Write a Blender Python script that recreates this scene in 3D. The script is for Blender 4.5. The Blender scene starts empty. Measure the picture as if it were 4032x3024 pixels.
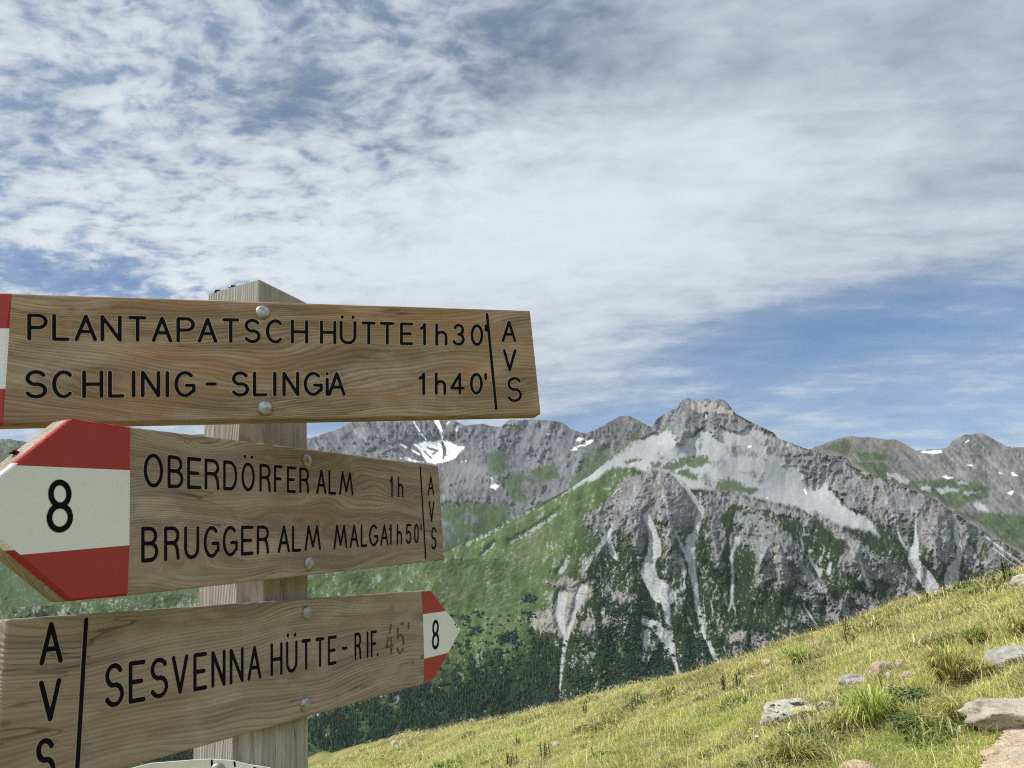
import bpy, math, random
import numpy as np
from mathutils import Matrix, Vector
R = math.radians
rng = np.random.default_rng(7)
random.seed(7)
scene = bpy.context.scene
COL = scene.collection

# ------------------------------------------------------------------ camera
F, CX, CY = 3029.0, 2016.0, 1512.0            # focal length and centre of the 4032 x 3024 photograph
EYE = np.array([0.0, 0.0, 1.6])               # eye height above the meadow at the post
Uc = np.array([-0.080, 0.967, -0.244]); Uc /= np.linalg.norm(Uc)      # world up seen by the camera
Yc = np.array([0, 0, -1.0]); Yc = Yc - Uc * Yc.dot(Uc); Yc /= np.linalg.norm(Yc)
Xc = np.cross(Yc, Uc)
M3 = np.array([Xc, Yc, Uc])                   # camera -> world rotation
cam_data = bpy.data.cameras.new('camera')
cam_data.sensor_width = 36.0; cam_data.sensor_fit = 'HORIZONTAL'
cam_data.lens = F / 4032 * 36.0
cam_data.clip_start = 0.05; cam_data.clip_end = 60000
cam = bpy.data.objects.new('camera', cam_data); COL.objects.link(cam)
cm = Matrix.Identity(4)
for i in range(3):
    for j in range(3): cm[i][j] = M3[i][j]
    cm[i][3] = EYE[i]
cam.matrix_world = cm
scene.camera = cam

def ray(u, v):
    """world direction for a photo position, scaled to unit depth along the view axis"""
    u = np.asarray(u, float); v = np.asarray(v, float)
    c = np.stack([(u - CX) / F, -(v - CY) / F, -np.ones_like(u)], -1)
    return c @ M3.T

# ------------------------------------------------------------------ light
SUN_EL, SUN_TH = R(52), R(1)                  # sun stands to the left
to_sun = np.array([-math.cos(SUN_TH) * math.cos(SUN_EL), -math.sin(SUN_TH) * math.cos(SUN_EL), math.sin(SUN_EL)])
sd = bpy.data.lights.new('sun', 'SUN'); sd.energy = 4.3; sd.angle = R(0.5); sd.color = (1.0, 0.955, 0.89)
sun = bpy.data.objects.new('sun', sd); COL.objects.link(sun)
sun.rotation_euler = Vector(tuple(to_sun)).to_track_quat('Z', 'Y').to_euler()
scene.view_settings.view_transform = 'Standard'; scene.view_settings.look = 'None'
scene.view_settings.exposure = 0.5; scene.view_settings.gamma = 1.0
scene.view_settings.use_curve_mapping = False
scene.cycles.max_bounces = 6; scene.cycles.volume_bounces = 0
scene.cycles.use_denoising = False; scene.cycles.filter_width = 1.15

class NT:
    """small helper for writing node trees"""
    def __init__(s, tree): s.t = tree; s.n = tree.nodes; s.l = tree.links
    def new(s, typ, ins=None, **kw):
        nd = s.n.new(typ)
        for k, v in kw.items(): setattr(nd, k, v)
        for k, v in (ins or {}).items():
            if isinstance(v, bpy.types.NodeSocket): s.l.new(v, nd.inputs[k])
            else: nd.inputs[k].default_value = v
        return nd
    def m(s, op, a, b=0.0, c=0.0):
        return s.new('ShaderNodeMath', {0: a, 1: b, 2: c}, operation=op).outputs[0]
    def vm(s, op, a, b=(0, 0, 0)):
        return s.new('ShaderNodeVectorMath', {0: a, 1: b}, operation=op).outputs[0]
    def noise(s, vec, scale, detail=4, rough=0.55, dist=0.0, out='Fac'):
        return s.new('ShaderNodeTexNoise', {'Vector': vec, 'Scale': scale, 'Detail': detail, 'Roughness': rough, 'Distortion': dist}).outputs[out]
    def ss(s, x, a, b, lo=0.0, hi=1.0):
        nd = s.new('ShaderNodeMapRange', {0: x, 1: a, 2: b, 3: lo, 4: hi}, interpolation_type='SMOOTHSTEP'); return nd.outputs[0]
    def mix(s, f, a, b, mode='MIX'):
        nd = s.new('ShaderNodeMix', data_type='RGBA', blend_type=mode)
        for k, v in ((0, f), (6, a), (7, b)):
            if isinstance(v, bpy.types.NodeSocket): s.l.new(v, nd.inputs[k])
            else: nd.inputs[k].default_value = (*v, 1.0) if isinstance(v, tuple) and len(v) == 3 else v
        return nd.outputs[2]
    def scale(s, vec, k):
        return s.new('ShaderNodeMapping', {'Vector': vec, 'Scale': k}).outputs[0]

CLOUD = 9.0
world = bpy.data.worlds.new('World'); scene.world = world; world.use_nodes = True
w = NT(world.node_tree); w.n.clear()
sky = w.new('ShaderNodeTexSky', sky_type='NISHITA', sun_disc=False, sun_elevation=SUN_EL,
            sun_rotation=math.atan2(to_sun[0], to_sun[1]), altitude=2200, air_density=1.0, dust_density=0.3, ozone_density=2.5)
gd = w.new('ShaderNodeTexCoord').outputs['Generated']
sx = w.new('ShaderNodeSeparateXYZ', {0: gd})
X, Y, Z = sx.outputs
az = w.m('ARCTAN2', X, Y); el = w.m('ARCSINE', Z)
def azel(u, v):
    d = ray(u, v); d = d / np.linalg.norm(d); return math.atan2(d[0], d[1]), math.asin(d[2])
def blob(u, v, su, sv, amp, rot=0.0):
    a0, e0 = azel(u, v)
    da = w.m('MULTIPLY', w.m('SUBTRACT', az, a0), math.cos(e0)); de = w.m('SUBTRACT', el, e0)
    r = R(rot) + R(4.8)                       # photo tilt
    c, s_ = math.cos(r), math.sin(r)
    p = w.m('ADD', w.m('MULTIPLY', da, c), w.m('MULTIPLY', de, s_))
    q = w.m('SUBTRACT', w.m('MULTIPLY', de, c), w.m('MULTIPLY', da, s_))
    p = w.m('DIVIDE', p, su / F); q = w.m('DIVIDE', q, sv / F)
    e = w.m('MULTIPLY', w.m('ADD', w.m('MULTIPLY', p, p), w.m('MULTIPLY', q, q)), -0.5)
    return w.m('MULTIPLY', w.m('EXPONENT', e), amp)
def total(bl):
    t = blob(*bl[0])
    for b in bl[1:]: t = w.m('ADD', t, blob(*b))
    return t
zz = w.m('ADD', w.m('MAXIMUM', Z, 0.0), 0.20)
P = w.new('ShaderNodeCombineXYZ', {0: w.m('DIVIDE', X, zz), 1: w.m('DIVIDE', Y, zz), 2: 0.0}).outputs[0]
Pr = w.new('ShaderNodeMapping', {'Vector': P, 'Rotation': (0, 0, R(-24)), 'Scale': (1.0, 1.35, 1.0)}).outputs[0]
wr = w.noise(Pr, 4.0, 2, out='Color')
Pw = w.vm('ADD', Pr, w.new('ShaderNodeVectorMath', {0: w.vm('SUBTRACT', wr, (0.5, 0.5, 0.5)), 'Scale': 0.12}, operation='SCALE').outputs[0])
n_big = w.noise(Pw, 1.7, 3, 0.5)
n_mid = w.noise(Pw, 5.5, 4, 0.55)
n_cell = w.noise(Pw, 17.0, 5, 0.55)
n_fine = w.noise(Pw, 42.0, 4, 0.55)
Ps = w.new('ShaderNodeMapping', {'Vector': P, 'Rotation': (0, 0, R(-8)), 'Scale': (0.7, 2.6, 1.0)}).outputs[0]
n_str = w.noise(Ps, 4.0, 6, 0.55, 0.3)
cells = w.m('MINIMUM', w.m('ADD', total([(350, 400, 800, 480, 1.0), (1500, 350, 600, 300, 0.7), (200, 950, 600, 260, 0.7)]), 0.10), 1.0)
gap = total([(3250, 1280, 420, 85, 0.95, -3), (3850, 1280, 300, 65, 0.55, -4), (3000, 1440, 380, 50, 0.30, -4), (3400, 1500, 500, 60, 0.20, -4), (2950, 1630, 600, 45, 0.20, -4), (2400, 1670, 360, 50, 0.50), (3700, 1650, 600, 80, 0.42), (480, 1130, 300, 35, 0.55), (60, 1020, 160, 35, 0.4), (1330, 1650, 200, 50, 0.5), (520, 1080, 130, 60, 0.25)])
cover = total([(1850, 950, 800, 260, 0.30), (2700, 500, 900, 380, 0.22), (3700, 420, 700, 420, 0.26), (150, 200, 260, 300, 0.08), (1100, 330, 330, 70, 0.0, -35), (2080, 110, 230, 100, -0.24), (560, 420, 420, 45, -0.05, -40), (330, 90, 200, 50, -0.08, -30), (1330, 440, 330, 60, -0.06, -10), (300, 650, 330, 60, -0.08, -20)])
dens = w.m('ADD', 0.58, w.m('SUBTRACT', cover, w.m('MULTIPLY', gap, 0.70)))
dens = w.m('ADD', dens, w.m('MULTIPLY', w.m('SUBTRACT', n_big, 0.5), 0.18))
dens = w.m('ADD', dens, w.m('MULTIPLY', w.m('SUBTRACT', n_mid, 0.5), w.m('ADD', 0.36, w.m('MULTIPLY', cells, 0.10))))
dens = w.m('ADD', dens, w.m('MULTIPLY', w.m('MULTIPLY', w.m('SUBTRACT', n_cell, 0.5), cells), 1.45))
dens = w.m('ADD', dens, w.m('MULTIPLY', w.m('MULTIPLY', w.m('SUBTRACT', n_fine, 0.5), w.m('ADD', cells, 0.1)), 0.45))
dens = w.m('ADD', dens, w.m('MULTIPLY', w.m('SUBTRACT', n_str, 0.5), w.m('ADD', 0.40, w.m('MULTIPLY', gap, 0.85))))
alpha = w.ss(dens, -0.04, 0.74)
veil = w.m('ADD', 0.20, w.m('MULTIPLY', w.m('SUBTRACT', 1.0, w.m('MINIMUM', gap, 1.0)), 0.40))
alpha = w.m('MAXIMUM', alpha, w.m('MULTIPLY', veil, w.ss(dens, -0.4, 0.3, 0.55, 1.0)))
lum = w.m('ADD', 0.65, total([(1750, 1000, 800, 240, 0.15), (300, 1000, 600, 200, 0.10), (300, 350, 700, 350, 0.03), (3950, 350, 500, 450, -0.10), (2080, 110, 300, 130, -0.24), (3000, 700, 800, 250, 0.10),
                              (3300, 20, 900, 130, -0.10), (3900, 250, 420, 260, -0.12), (3000, 300, 300, 120, -0.05), (2500, 950, 800, 170, 0.08), (2050, 380, 300, 90, -0.12), (1330, 440, 380, 110, -0.12), (1100, 320, 350, 90, -0.06, -35)]))
lum = w.m('ADD', lum, w.m('MULTIPLY', w.m('SUBTRACT', dens, 0.62), w.m('ADD', 0.12, w.m('MULTIPLY', cells, 0.50))))
lum = w.m('ADD', lum, w.m('MULTIPLY', w.m('SUBTRACT', n_mid, 0.5), 0.46))
lum = w.m('ADD', lum, w.m('MULTIPLY', w.m('SUBTRACT', n_str, 0.5), 0.42))
back = w.ss(Y, 0.15, -0.35)                    # unseen clouds behind the viewer, brightened as added fill for the shaded boards
lum = w.m('ADD', lum, w.m('MULTIPLY', w.m('SUBTRACT', n_cell, 0.5), 0.16))
lum = w.m('ADD', 0.585, w.m('MULTIPLY', w.m('TANH', w.m('DIVIDE', w.m('SUBTRACT', lum, 0.60), 0.36)), 0.315))
lum = w.m('ADD', lum, w.m('MULTIPLY', back, 0.62))
ccol = w.mix(w.ss(lum, 0.32, 0.95), (0.74, 0.885, 1.10), (0.93, 0.995, 1.04))
ccol = w.new('ShaderNodeVectorMath', {0: ccol, 'Scale': w.m('MULTIPLY', lum, CLOUD)}, operation='SCALE').outputs[0]
skyc = w.mix(1.0, sky.outputs[0], (0.66, 0.93, 1.10), 'MULTIPLY')
tot = w.mix(w.m('MULTIPLY', alpha, 0.97), skyc, ccol)
bg = w.new('ShaderNodeBackground', {'Color': tot, 'Strength': 0.075})
w.l.new(bg.outputs[0], w.new('ShaderNodeOutputWorld').inputs[0])

# ------------------------------------------------------------------ shared helpers
def tag(o, label=None, cat=None, group=None, kind=None):
    if label: o['label'] = label
    if cat: o['category'] = cat
    if group: o['group'] = group
    if kind: o['kind'] = kind
    return o

def mesh_np(name, verts, faces, mat=None, parent=None, smooth=False, col=None, matidx=None):
    """one mesh object from arrays; faces is an (n,3)/(n,4) array, a list of such arrays, or a list of index lists"""
    me = bpy.data.meshes.new(name)
    verts = np.asarray(verts, np.float32)
    if isinstance(faces, list) and len(faces) and not isinstance(faces[0], np.ndarray):
        me.from_pydata([tuple(map(float, v)) for v in verts], [], [list(map(int, f)) for f in faces])
    else:
        fl = faces if isinstance(faces, list) else [faces]
        nv = len(verts); me.vertices.add(nv); me.vertices.foreach_set('co', verts.ravel())
        loops = np.concatenate([f.ravel() for f in fl]).astype(np.int32)
        tots = np.concatenate([np.full(len(f), f.shape[1]) for f in fl]).astype(np.int32)
        starts = np.concatenate([[0], np.cumsum(tots)[:-1]]).astype(np.int32)
        me.loops.add(len(loops)); me.loops.foreach_set('vertex_index', loops)
        me.polygons.add(len(tots)); me.polygons.foreach_set('loop_start', starts); me.polygons.foreach_set('loop_total', tots)
    me.update(calc_edges=True)
    if smooth: me.polygons.foreach_set('use_smooth', np.ones(len(me.polygons), bool))
    if col is not None:
        at = me.color_attributes.new('Col', 'FLOAT_COLOR', 'POINT')
        c4 = np.ones((len(verts), 4), np.float32); c4[:, :3] = col
        at.data.foreach_set('color', c4.ravel())
    for m_ in (mat if isinstance(mat, (list, tuple)) else [mat]):
        if m_: me.materials.append(m_)
    if matidx is not None: me.polygons.foreach_set('material_index', np.asarray(matidx, np.int32))
    o = bpy.data.objects.new(name, me); COL.objects.link(o)
    if parent: o.parent = parent
    return o

def hsh(ix, iy, seed):
    h = (ix.astype(np.uint32) * np.uint32(374761393) + iy.astype(np.uint32) * np.uint32(668265263) + np.uint32((seed * 1442695041 + 12345) & 0xffffffff))
    h = (h ^ (h >> np.uint32(13))) * np.uint32(1274126177)
    h = h ^ (h >> np.uint32(16))
    return (h & np.uint32(0xffffff)).astype(np.float32) / 16777215.0
def vnoise(x, y, seed=0):
    x = np.asarray(x, np.float64); y = np.asarray(y, np.float64)
    x0 = np.floor(x); y0 = np.floor(y); fx = (x - x0).astype(np.float32); fy = (y - y0).astype(np.float32)
    ix = x0.astype(np.int64); iy = y0.astype(np.int64)
    fx = fx * fx * (3 - 2 * fx); fy = fy * fy * (3 - 2 * fy)
    a = hsh(ix, iy, seed); b = hsh(ix + 1, iy, seed); c = hsh(ix, iy + 1, seed); d = hsh(ix + 1, iy + 1, seed)
    return (a + (b - a) * fx) * (1 - fy) + (c + (d - c) * fx) * fy
def fbm(x, y, seed=0, oct=4, gain=0.5, ridged=False):
    s = 0; a = 1.0; t = 0
    for k in range(oct):
        n = vnoise(x * 2 ** k + 17.3 * k, y * 2 ** k - 9.1 * k, seed + k)
        if ridged: n = 1 - np.abs(2 * n - 1)
        s = s + a * n; t += a; a *= gain
    return s / t                                # 0..1
def sstep(x, a, b):
    t = np.clip((x - a) / (b - a), 0, 1); return t * t * (3 - 2 * t)

def principled(name, rough=0.8, spec=0.3):
    m = bpy.data.materials.new(name); m.use_nodes = True
    t = NT(m.node_tree); b = m.node_tree.nodes['Principled BSDF']
    b.inputs['Roughness'].default_value = rough; b.inputs['Specular IOR Level'].default_value = spec
    return m, t, b
def bump(t, b, h, strength, dist=1.0):
    bn = t.new('ShaderNodeBump', {'Height': h, 'Strength': strength, 'Distance': dist}); t.l.new(bn.outputs[0], b.inputs['Normal'])

# ------------------------------------------------------------------ mountains
def poly_sd(u, v, pts):
    """signed distance (inside positive) to a polygon; -999 far outside its box"""
    p = np.asarray(pts, float); out = np.full(u.shape, -999.0, np.float32)
    mrg = 70
    sel = (u > p[:, 0].min() - mrg) & (u < p[:, 0].max() + mrg) & (v > p[:, 1].min() - mrg) & (v < p[:, 1].max() + mrg)
    x = u[sel]; y = v[sel]; d = np.full(x.shape, 1e9); ins = np.zeros(x.shape, bool)
    for i in range(len(p)):
        ax, ay = p[i]; bx, by = p[(i + 1) % len(p)]
        dx, dy = bx - ax, by - ay
        t = np.clip(((x - ax) * dx + (y - ay) * dy) / (dx * dx + dy * dy + 1e-9), 0, 1)
        d = np.minimum(d, (x - ax - t * dx) ** 2 + (y - ay - t * dy) ** 2)
        if ay != by: ins ^= ((ay > y) != (by > y)) & (x < (bx - ax) * (y - ay) / (by - ay) + ax)
    d = np.sqrt(d); out[sel] = np.where(ins, d, -d); return out
def line_sd(u, v, pts):
    """distance to a polyline of (u, v, halfwidth) measured as halfwidth minus distance"""
    p = np.asarray(pts, float); out = np.full(u.shape, -999.0, np.float32); mrg = 80
    sel = (u > p[:, 0].min() - mrg) & (u < p[:, 0].max() + mrg) & (v > p[:, 1].min() - mrg) & (v < p[:, 1].max() + mrg)
    x = u[sel]; y = v[sel]; o = np.full(x.shape, -999.0)
    for i in range(len(p) - 1):
        ax, ay, aw = p[i]; bx, by, bw = p[i + 1]; dx, dy = bx - ax, by - ay
        t = np.clip(((x - ax) * dx + (y - ay) * dy) / (dx * dx + dy * dy + 1e-9), 0, 1)
        o = np.maximum(o, aw + (bw - aw) * t - np.hypot(x - ax - t * dx, y - ay - t * dy))
    out[sel] = o; return out

mt_mat, t, b = principled('mountain_surface', 0.95, 0.05)
vc = t.new('ShaderNodeVertexColor', layer_name='Col').outputs['Color']
oc = t.new('ShaderNodeTexCoord').outputs['Object']
nn = t.noise(oc, 0.06, 5, 0.7)
t.l.new(t.mix(1.0, vc, t.mix(nn, (0.72, 0.72, 0.72), (1.28, 1.28, 1.28)), 'MULTIPLY'), b.inputs['Base Color'])

SCREE = np.array([0.285, 0.291, 0.299]); ROCK = np.array([0.128, 0.129, 0.133]); ROCKL = np.array([0.215, 0.215, 0.218]); GRASS = np.array([0.036, 0.058, 0.020])
PAST = np.array([0.062, 0.094, 0.032]); WOOD = np.array([0.010, 0.023, 0.015]); SNOW = np.array([0.70, 0.70, 0.69]); BEIGE = np.array([0.255, 0.238, 0.208])
BROWN = np.array([0.125, 0.102, 0.080])

def layer(name, sky_pts, vbot, u0, u1, step, depth, paint, jit, back_drop=350):
    sp = np.asarray(sky_pts, float)
    us = np.arange(u0, u1 + step, step); vt = np.interp(us, sp[:, 0], sp[:, 1])
    vt = vt + jit * (fbm(us / 22, us * 0 + 3.3, 5, 4, 0.6) - 0.5) * 2
    nr = int((vbot - vt.min()) / step) + 1
    tt = np.linspace(0, 1, nr) ** 1.0
    U = np.repeat(us[None], nr, 0); V = vt[None] + tt[:, None] * (np.maximum(vbot - vt, 40))[None]
    col, relief, extra = paint(U, V)
    D = depth(U, V) + relief
    Pt = EYE + ray(U, V) * D[..., None]
    # the far side of the crest falls away behind the skyline
    top = Pt[0]; dirh = ray(us, vt); dirh[:, 2] = 0; dirh /= np.linalg.norm(dirh, axis=1)[:, None]
    rows = []
    for k, (dd, dz) in enumerate(((120, -50), (420, -260), (1200, -800))):
        q = top + dirh * dd; q[:, 2] += dz * (back_drop / 350); rows.insert(0, q)
    Pt = np.concatenate([np.array(rows), Pt], 0); cc = np.concatenate([np.repeat(col[:1], 3, 0), col], 0)
    nR, nC = Pt.shape[:2]; idx = np.arange(nR * nC).reshape(nR, nC)
    q = np.stack([idx[:-1, :-1], idx[1:, :-1], idx[1:, 1:], idx[:-1, 1:]], -1).reshape(-1, 4)
    o = mesh_np(name, Pt.reshape(-1, 3), q, mt_mat, smooth=True, col=cc.reshape(-1, 3))
    tag(o, kind='structure')
    return o, U, V, D, extra

def blend(c, mask, colr):
    return c + (np.asarray(colr) - c) * mask[..., None]
def conv(pts, x0, y0, s): return [(x0 + p[0] / s, y0 + p[1] / s, *p[2:]) for p in pts]
cA = lambda p: conv(p, 1200, 1550, 1.8433)      # survey sheets of the massif
cB = lambda p: conv(p, 2300, 1500, 2.458)
cC = lambda p: conv(p, 3100, 1600, 2.370)
cD = lambda p: conv(p, 2000, 2150, 2.212)
cE = lambda p: conv(p, 2900, 2150, 1.898)
cG = lambda p: conv(p, 1200, 2424, 1.301)

# ---- main mountain
SKY1 = [(-400, 2440), (0, 2400), (800, 2330), (1216, 2285), (1500, 2240), (1650, 2205), (1760, 2172), (1880, 2110), (2000, 2045), (2120, 1985), (2230, 1930), (2330, 1868),
        (2420, 1790), (2500, 1720), (2568, 1681), (2585, 1650), (2642, 1614), (2666, 1606), (2684, 1575), (2711, 1567), (2731, 1578), (2760, 1583), (2776, 1569), (2794, 1573), (2800, 1582),
        (2813, 1580), (2829, 1569), (2857, 1577), (2870, 1594), (2886, 1614), (2898, 1628), (2935, 1650), (2967, 1667), (3008, 1685), (3044, 1701), (3061, 1724), (3114, 1744), (3171, 1766),
        (3227, 1781), (3277, 1797), (3324, 1797), (3340, 1811), (3353, 1836), (3437, 1870), (3522, 1904), (3606, 1933), (3691, 1971), (3733, 2005), (3775, 2030), (3880, 2098), (3944, 2131), (4032, 2190), (4250, 2310)]
SUMMIT = cB([(640, 460), (700, 360), (840, 270), (940, 160), (1400, 160), (1450, 320), (1640, 430), (1590, 470), (1500, 510), (1390, 480), (1330, 440), (1260, 470), (1220, 500), (1170, 470), (1100, 460), (1040, 540), (920, 560), (870, 510), (840, 460), (760, 490), (680, 510), (560, 560), (500, 540)])
PLATEAU = cB([(1010, 240), (1080, 190), (1260, 200), (1290, 240), (1390, 250), (1460, 310), (1420, 330), (1240, 300), (1080, 310)])
SCREE1 = cB([(-40, 1000), (100, 830), (300, 730), (560, 550), (700, 500), (840, 460), (900, 560), (1060, 540), (1120, 460), (1400, 480), (1600, 440), (1850, 560), (2100, 640), (2400, 800), (2400, 1300), (2200, 1270), (2000, 1200), (1750, 1150),
             (1500, 1100), (1270, 1050), (1000, 1040), (860, 920), (720, 880), (560, 860), (400, 830), (260, 850), (60, 960)])
SCREE2 = cC([(0, 600), (130, 590), (250, 620), (330, 740), (335, 540), (365, 560), (370, 740), (450, 830), (500, 900), (560, 950), (640, 1000), (740, 1020), (800, 1090), (860, 1220), (770, 1160), (700, 1160), (640, 1140), (450, 1110), (300, 1050), (150, 970), (0, 920), (-200, 900), (-200, 650)])
GREENS1 = [cB([(740, 850), (850, 780), (960, 740), (1180, 735), (1220, 800), (1100, 830), (960, 830), (870, 860), (780, 870)]), cB([(860, 880), (960, 860), (1090, 900), (1100, 970), (1000, 950), (900, 920)]),
           cB([(1270, 960), (1400, 950), (1560, 1010), (1700, 1060), (1650, 1100), (1400, 1080), (1280, 1040)]), cB([(360, 770), (520, 735), (560, 760), (420, 800)]), cB([(640, 800), (760, 790), (740, 850), (660, 860)])]
ROCKS1 = [cB([(1330, 640), (1480, 620), (1680, 690), (1760, 760), (1600, 740), (1400, 720)]), cB([(1590, 570), (1750, 560), (2000, 600), (2300, 700), (2300, 900), (2060, 830), (1900, 760), (1700, 620)]),
          cB([(2100, 960), (2212, 840), (2300, 860), (2300, 1040), (2180, 1050), (2120, 1020)]), cB([(1470, 890), (1600, 860), (1740, 900), (1780, 980), (1700, 1000), (1640, 930)]), cB([(1120, 900), (1180, 880), (1260, 970), (1200, 1010), (1100, 960)]),
          cB([(1090, 600), (1130, 540), (1140, 600), (1110, 680), (1075, 680)]), cB([(660, 740), (780, 710), (860, 720), (780, 750)]), cB([(1240, 770), (1350, 740), (1400, 810), (1300, 850), (1240, 830)]),
          cC([(360, 700), (380, 500), (470, 460), (560, 470), (600, 560), (700, 640), (900, 700), (1200, 790), (1400, 880), (1520, 990), (1640, 1060), (1900, 1200), (2200, 1400), (2300, 1560), (2000, 1560), (1800, 1560), (1700, 1520), (1640, 1400), (1560, 1480), (1400, 1460), (1300, 1330), (1220, 1420), (1110, 1300), (1000, 1220), (960, 1120), (850, 1100), (700, 1000), (600, 960), (520, 880), (440, 790)]),
          cC([(-40, 560), (0, 400), (160, 400), (300, 430), (390, 440), (340, 560), (330, 700), (250, 770), (160, 770), (130, 700), (160, 620), (60, 560)]),
          cB([(400, 940), (520, 900), (640, 870), (720, 890), (840, 920), (1000, 1040), (1040, 1100), (1100, 1200), (1130, 1090), (1300, 1060), (1500, 1100), (1750, 1160), (2000, 1210), (2250, 1330), (2200, 1420), (2000, 1330), (1800, 1260), (1600, 1230), (1420, 1210), (1300, 1360), (1190, 1330), (1130, 1420), (1050, 1560), (980, 1659), (760, 1659), (800, 1420), (700, 1330), (560, 1659), (300, 1620), (100, 1500), (-40, 1360), (100, 1240), (260, 1120)])]
SPURS1 = [cE([(0, -80), (240, -60), (330, 20), (420, 60), (560, 180), (640, 260), (650, 380), (560, 330), (430, 250), (400, 300), (330, 200), (240, 240), (150, 300), (200, 130)]), cE([(420, 290), (520, 300), (640, 400), (600, 500), (520, 420), (430, 360)]),
          cE([(740, 160), (800, 30), (900, 0), (1040, 90), (1150, 170), (1300, 330), (1330, 360), (1240, 370), (1080, 260), (960, 250), (860, 190), (780, 230)]), cE([(660, 480), (780, 380), (840, 370), (920, 470), (1040, 490), (900, 560), (660, 560)]),
          cE([(880, 340), (1000, 380), (1080, 470), (1020, 500), (930, 440)]), cE([(1040, 80), (1200, 90), (1290, 180), (1390, 230), (1340, 300), (1200, 210)]), cE([(340, 460), (400, 450), (410, 520), (360, 510)]), cE([(430, 460), (500, 500), (600, 600), (520, 580), (440, 530)]),
          cE([(0, 660), (60, 660), (40, 800), (0, 800)]), cE([(120, 680), (240, 650), (260, 740), (100, 790)]), cB([(1500, 1270), (1680, 1250), (1900, 1400), (2120, 1659), (1900, 1659), (1760, 1500), (1600, 1480), (1440, 1659), (1400, 1500)]), cB([(1210, 1380), (1330, 1400), (1380, 1560), (1300, 1659), (1240, 1659), (1260, 1500)]),
          cD([(1340, 20), (1480, 40), (1530, 120), (1480, 260), (1400, 200), (1340, 120)])]
GULLY1 = [cB([(860, 900, 6), (940, 990, 12), (1010, 1060, 16), (1070, 1150, 22), (1130, 1230, 26), (1120, 1330, 24), (1080, 1450, 22), (1035, 1560, 36), (1020, 1659, 34)]),
          cB([(1125, 1090, 8), (1115, 1180, 12)]), cB([(680, 1190, 6), (640, 1240, 14), (600, 1300, 26), (640, 1380, 26), (660, 1460, 34), (690, 1560, 44), (690, 1659, 50)]),
          cD([(1270, -60, 44), (1270, 40, 44), (1230, 160, 44), (1225, 240, 62), (1260, 320, 60), (1330, 400, 90), (1400, 440, 60)]), cD([(1350, 430, 30), (1390, 560, 30), (1390, 650, 26), (1410, 760, 26), (1425, 860, 26), (1445, 980, 16), (1470, 1060, 12), (1492, 1150, 8)]),
          cD([(1200, 650, 36), (1280, 690, 40), (1350, 780, 44), (1400, 900, 30)]), cD([(1590, -60, 36), (1595, 60, 32), (1605, 200, 32), (1630, 350, 22), (1645, 480, 16), (1665, 600, 16), (1690, 720, 15), (1740, 830, 16), (1800, 960, 16), (1845, 1040, 12)]),
          cD([(1500, 0, 6), (1540, 60, 10), (1570, 130, 10)]), cB([(260, 1390, 10), (240, 1500, 16), (255, 1600, 20), (290, 1680, 20)]), cD([(890, 0, 24), (920, 70, 22), (960, 125, 10)]),
          cD([(1985, -80, 10), (1960, 30, 12), (1945, 120, 10), (1960, 250, 14), (1955, 380, 12), (1945, 470, 8), (1920, 570, 4)]), cD([(530, 100, 14), (500, 160, 16), (460, 225, 16)]),
          cD([(660, 360, 30), (620, 450, 30), (600, 560, 22), (550, 680, 18), (505, 810, 18), (485, 930, 14), (470, 1040, 14), (462, 1150, 8), (452, 1240, 5), (456, 1330, 5)]),
          cD([(480, 420, 36), (450, 560, 40), (470, 700, 24), (500, 800, 12)]), cC([(1200, 1050, 6), (1200, 1180, 6), (1200, 1280, 24), (1175, 1380, 46), (1180, 1450, 46), (1230, 1530, 56), (1290, 1600, 60), (1350, 1690, 60)]), cC([(1035, 1180, 5), (1060, 1250, 7), (1110, 1320, 10)]),
          cC([(1590, 1060, 6), (1570, 1150, 16), (1580, 1230, 24), (1610, 1320, 18), (1600, 1420, 26), (1550, 1520, 50), (1530, 1650, 60)]), cC([(1540, 1000, 4), (1600, 1110, 8), (1650, 1100, 5)]), cC([(1240, 1380, 6), (1200, 1400, 6)]),
          cB([(850, 1390, 4), (900, 1490, 7), (980, 1659, 9)]), cB([(1490, 1450, 6), (1480, 1560, 18), (1440, 1640, 16)]), cC([(210, 1400, 4), (250, 1480, 8), (300, 1570, 20)]), cC([(680, 1420, 4), (720, 1560, 8), (760, 1659, 8)]), cC([(400, 1470, 16), (385, 1560, 16)]),
          cE([(520, 70, 4), (620, 190, 18)]), cE([(540, 180, 4), (640, 330, 5)]), cE([(920, 90, 5), (960, 230, 10), (990, 300, 6)]), cE([(500, 440, 4), (600, 600, 5)]), cE([(170, 230, 5), (290, 80, 5)]), cC([(1830, 1200, 6), (2000, 1330, 8), (2209, 1480, 10)]), cC([(1900, 1310, 4), (2060, 1430, 8), (2209, 1520, 14)]),
          cA([(1860, 845, 10), (1760, 930, 14), (1500, 1080, 10)]), cA([(1380, 1090, 4), (1300, 1170, 8)]), cA([(1660, 840, 7), (1520, 900, 14), (1400, 985, 14), (1180, 1095, 14)]), cA([(2130, 560, 20), (1900, 720, 8), (1700, 840, 7)]), cD([(1220, 760, 30), (1195, 900, 20), (1170, 1030, 4)]), cD([(1240, 1060, 6), (1215, 1150, 8)]), cD([(1570, 620, 6), (1620, 740, 8), (1650, 780, 6)])]
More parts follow.
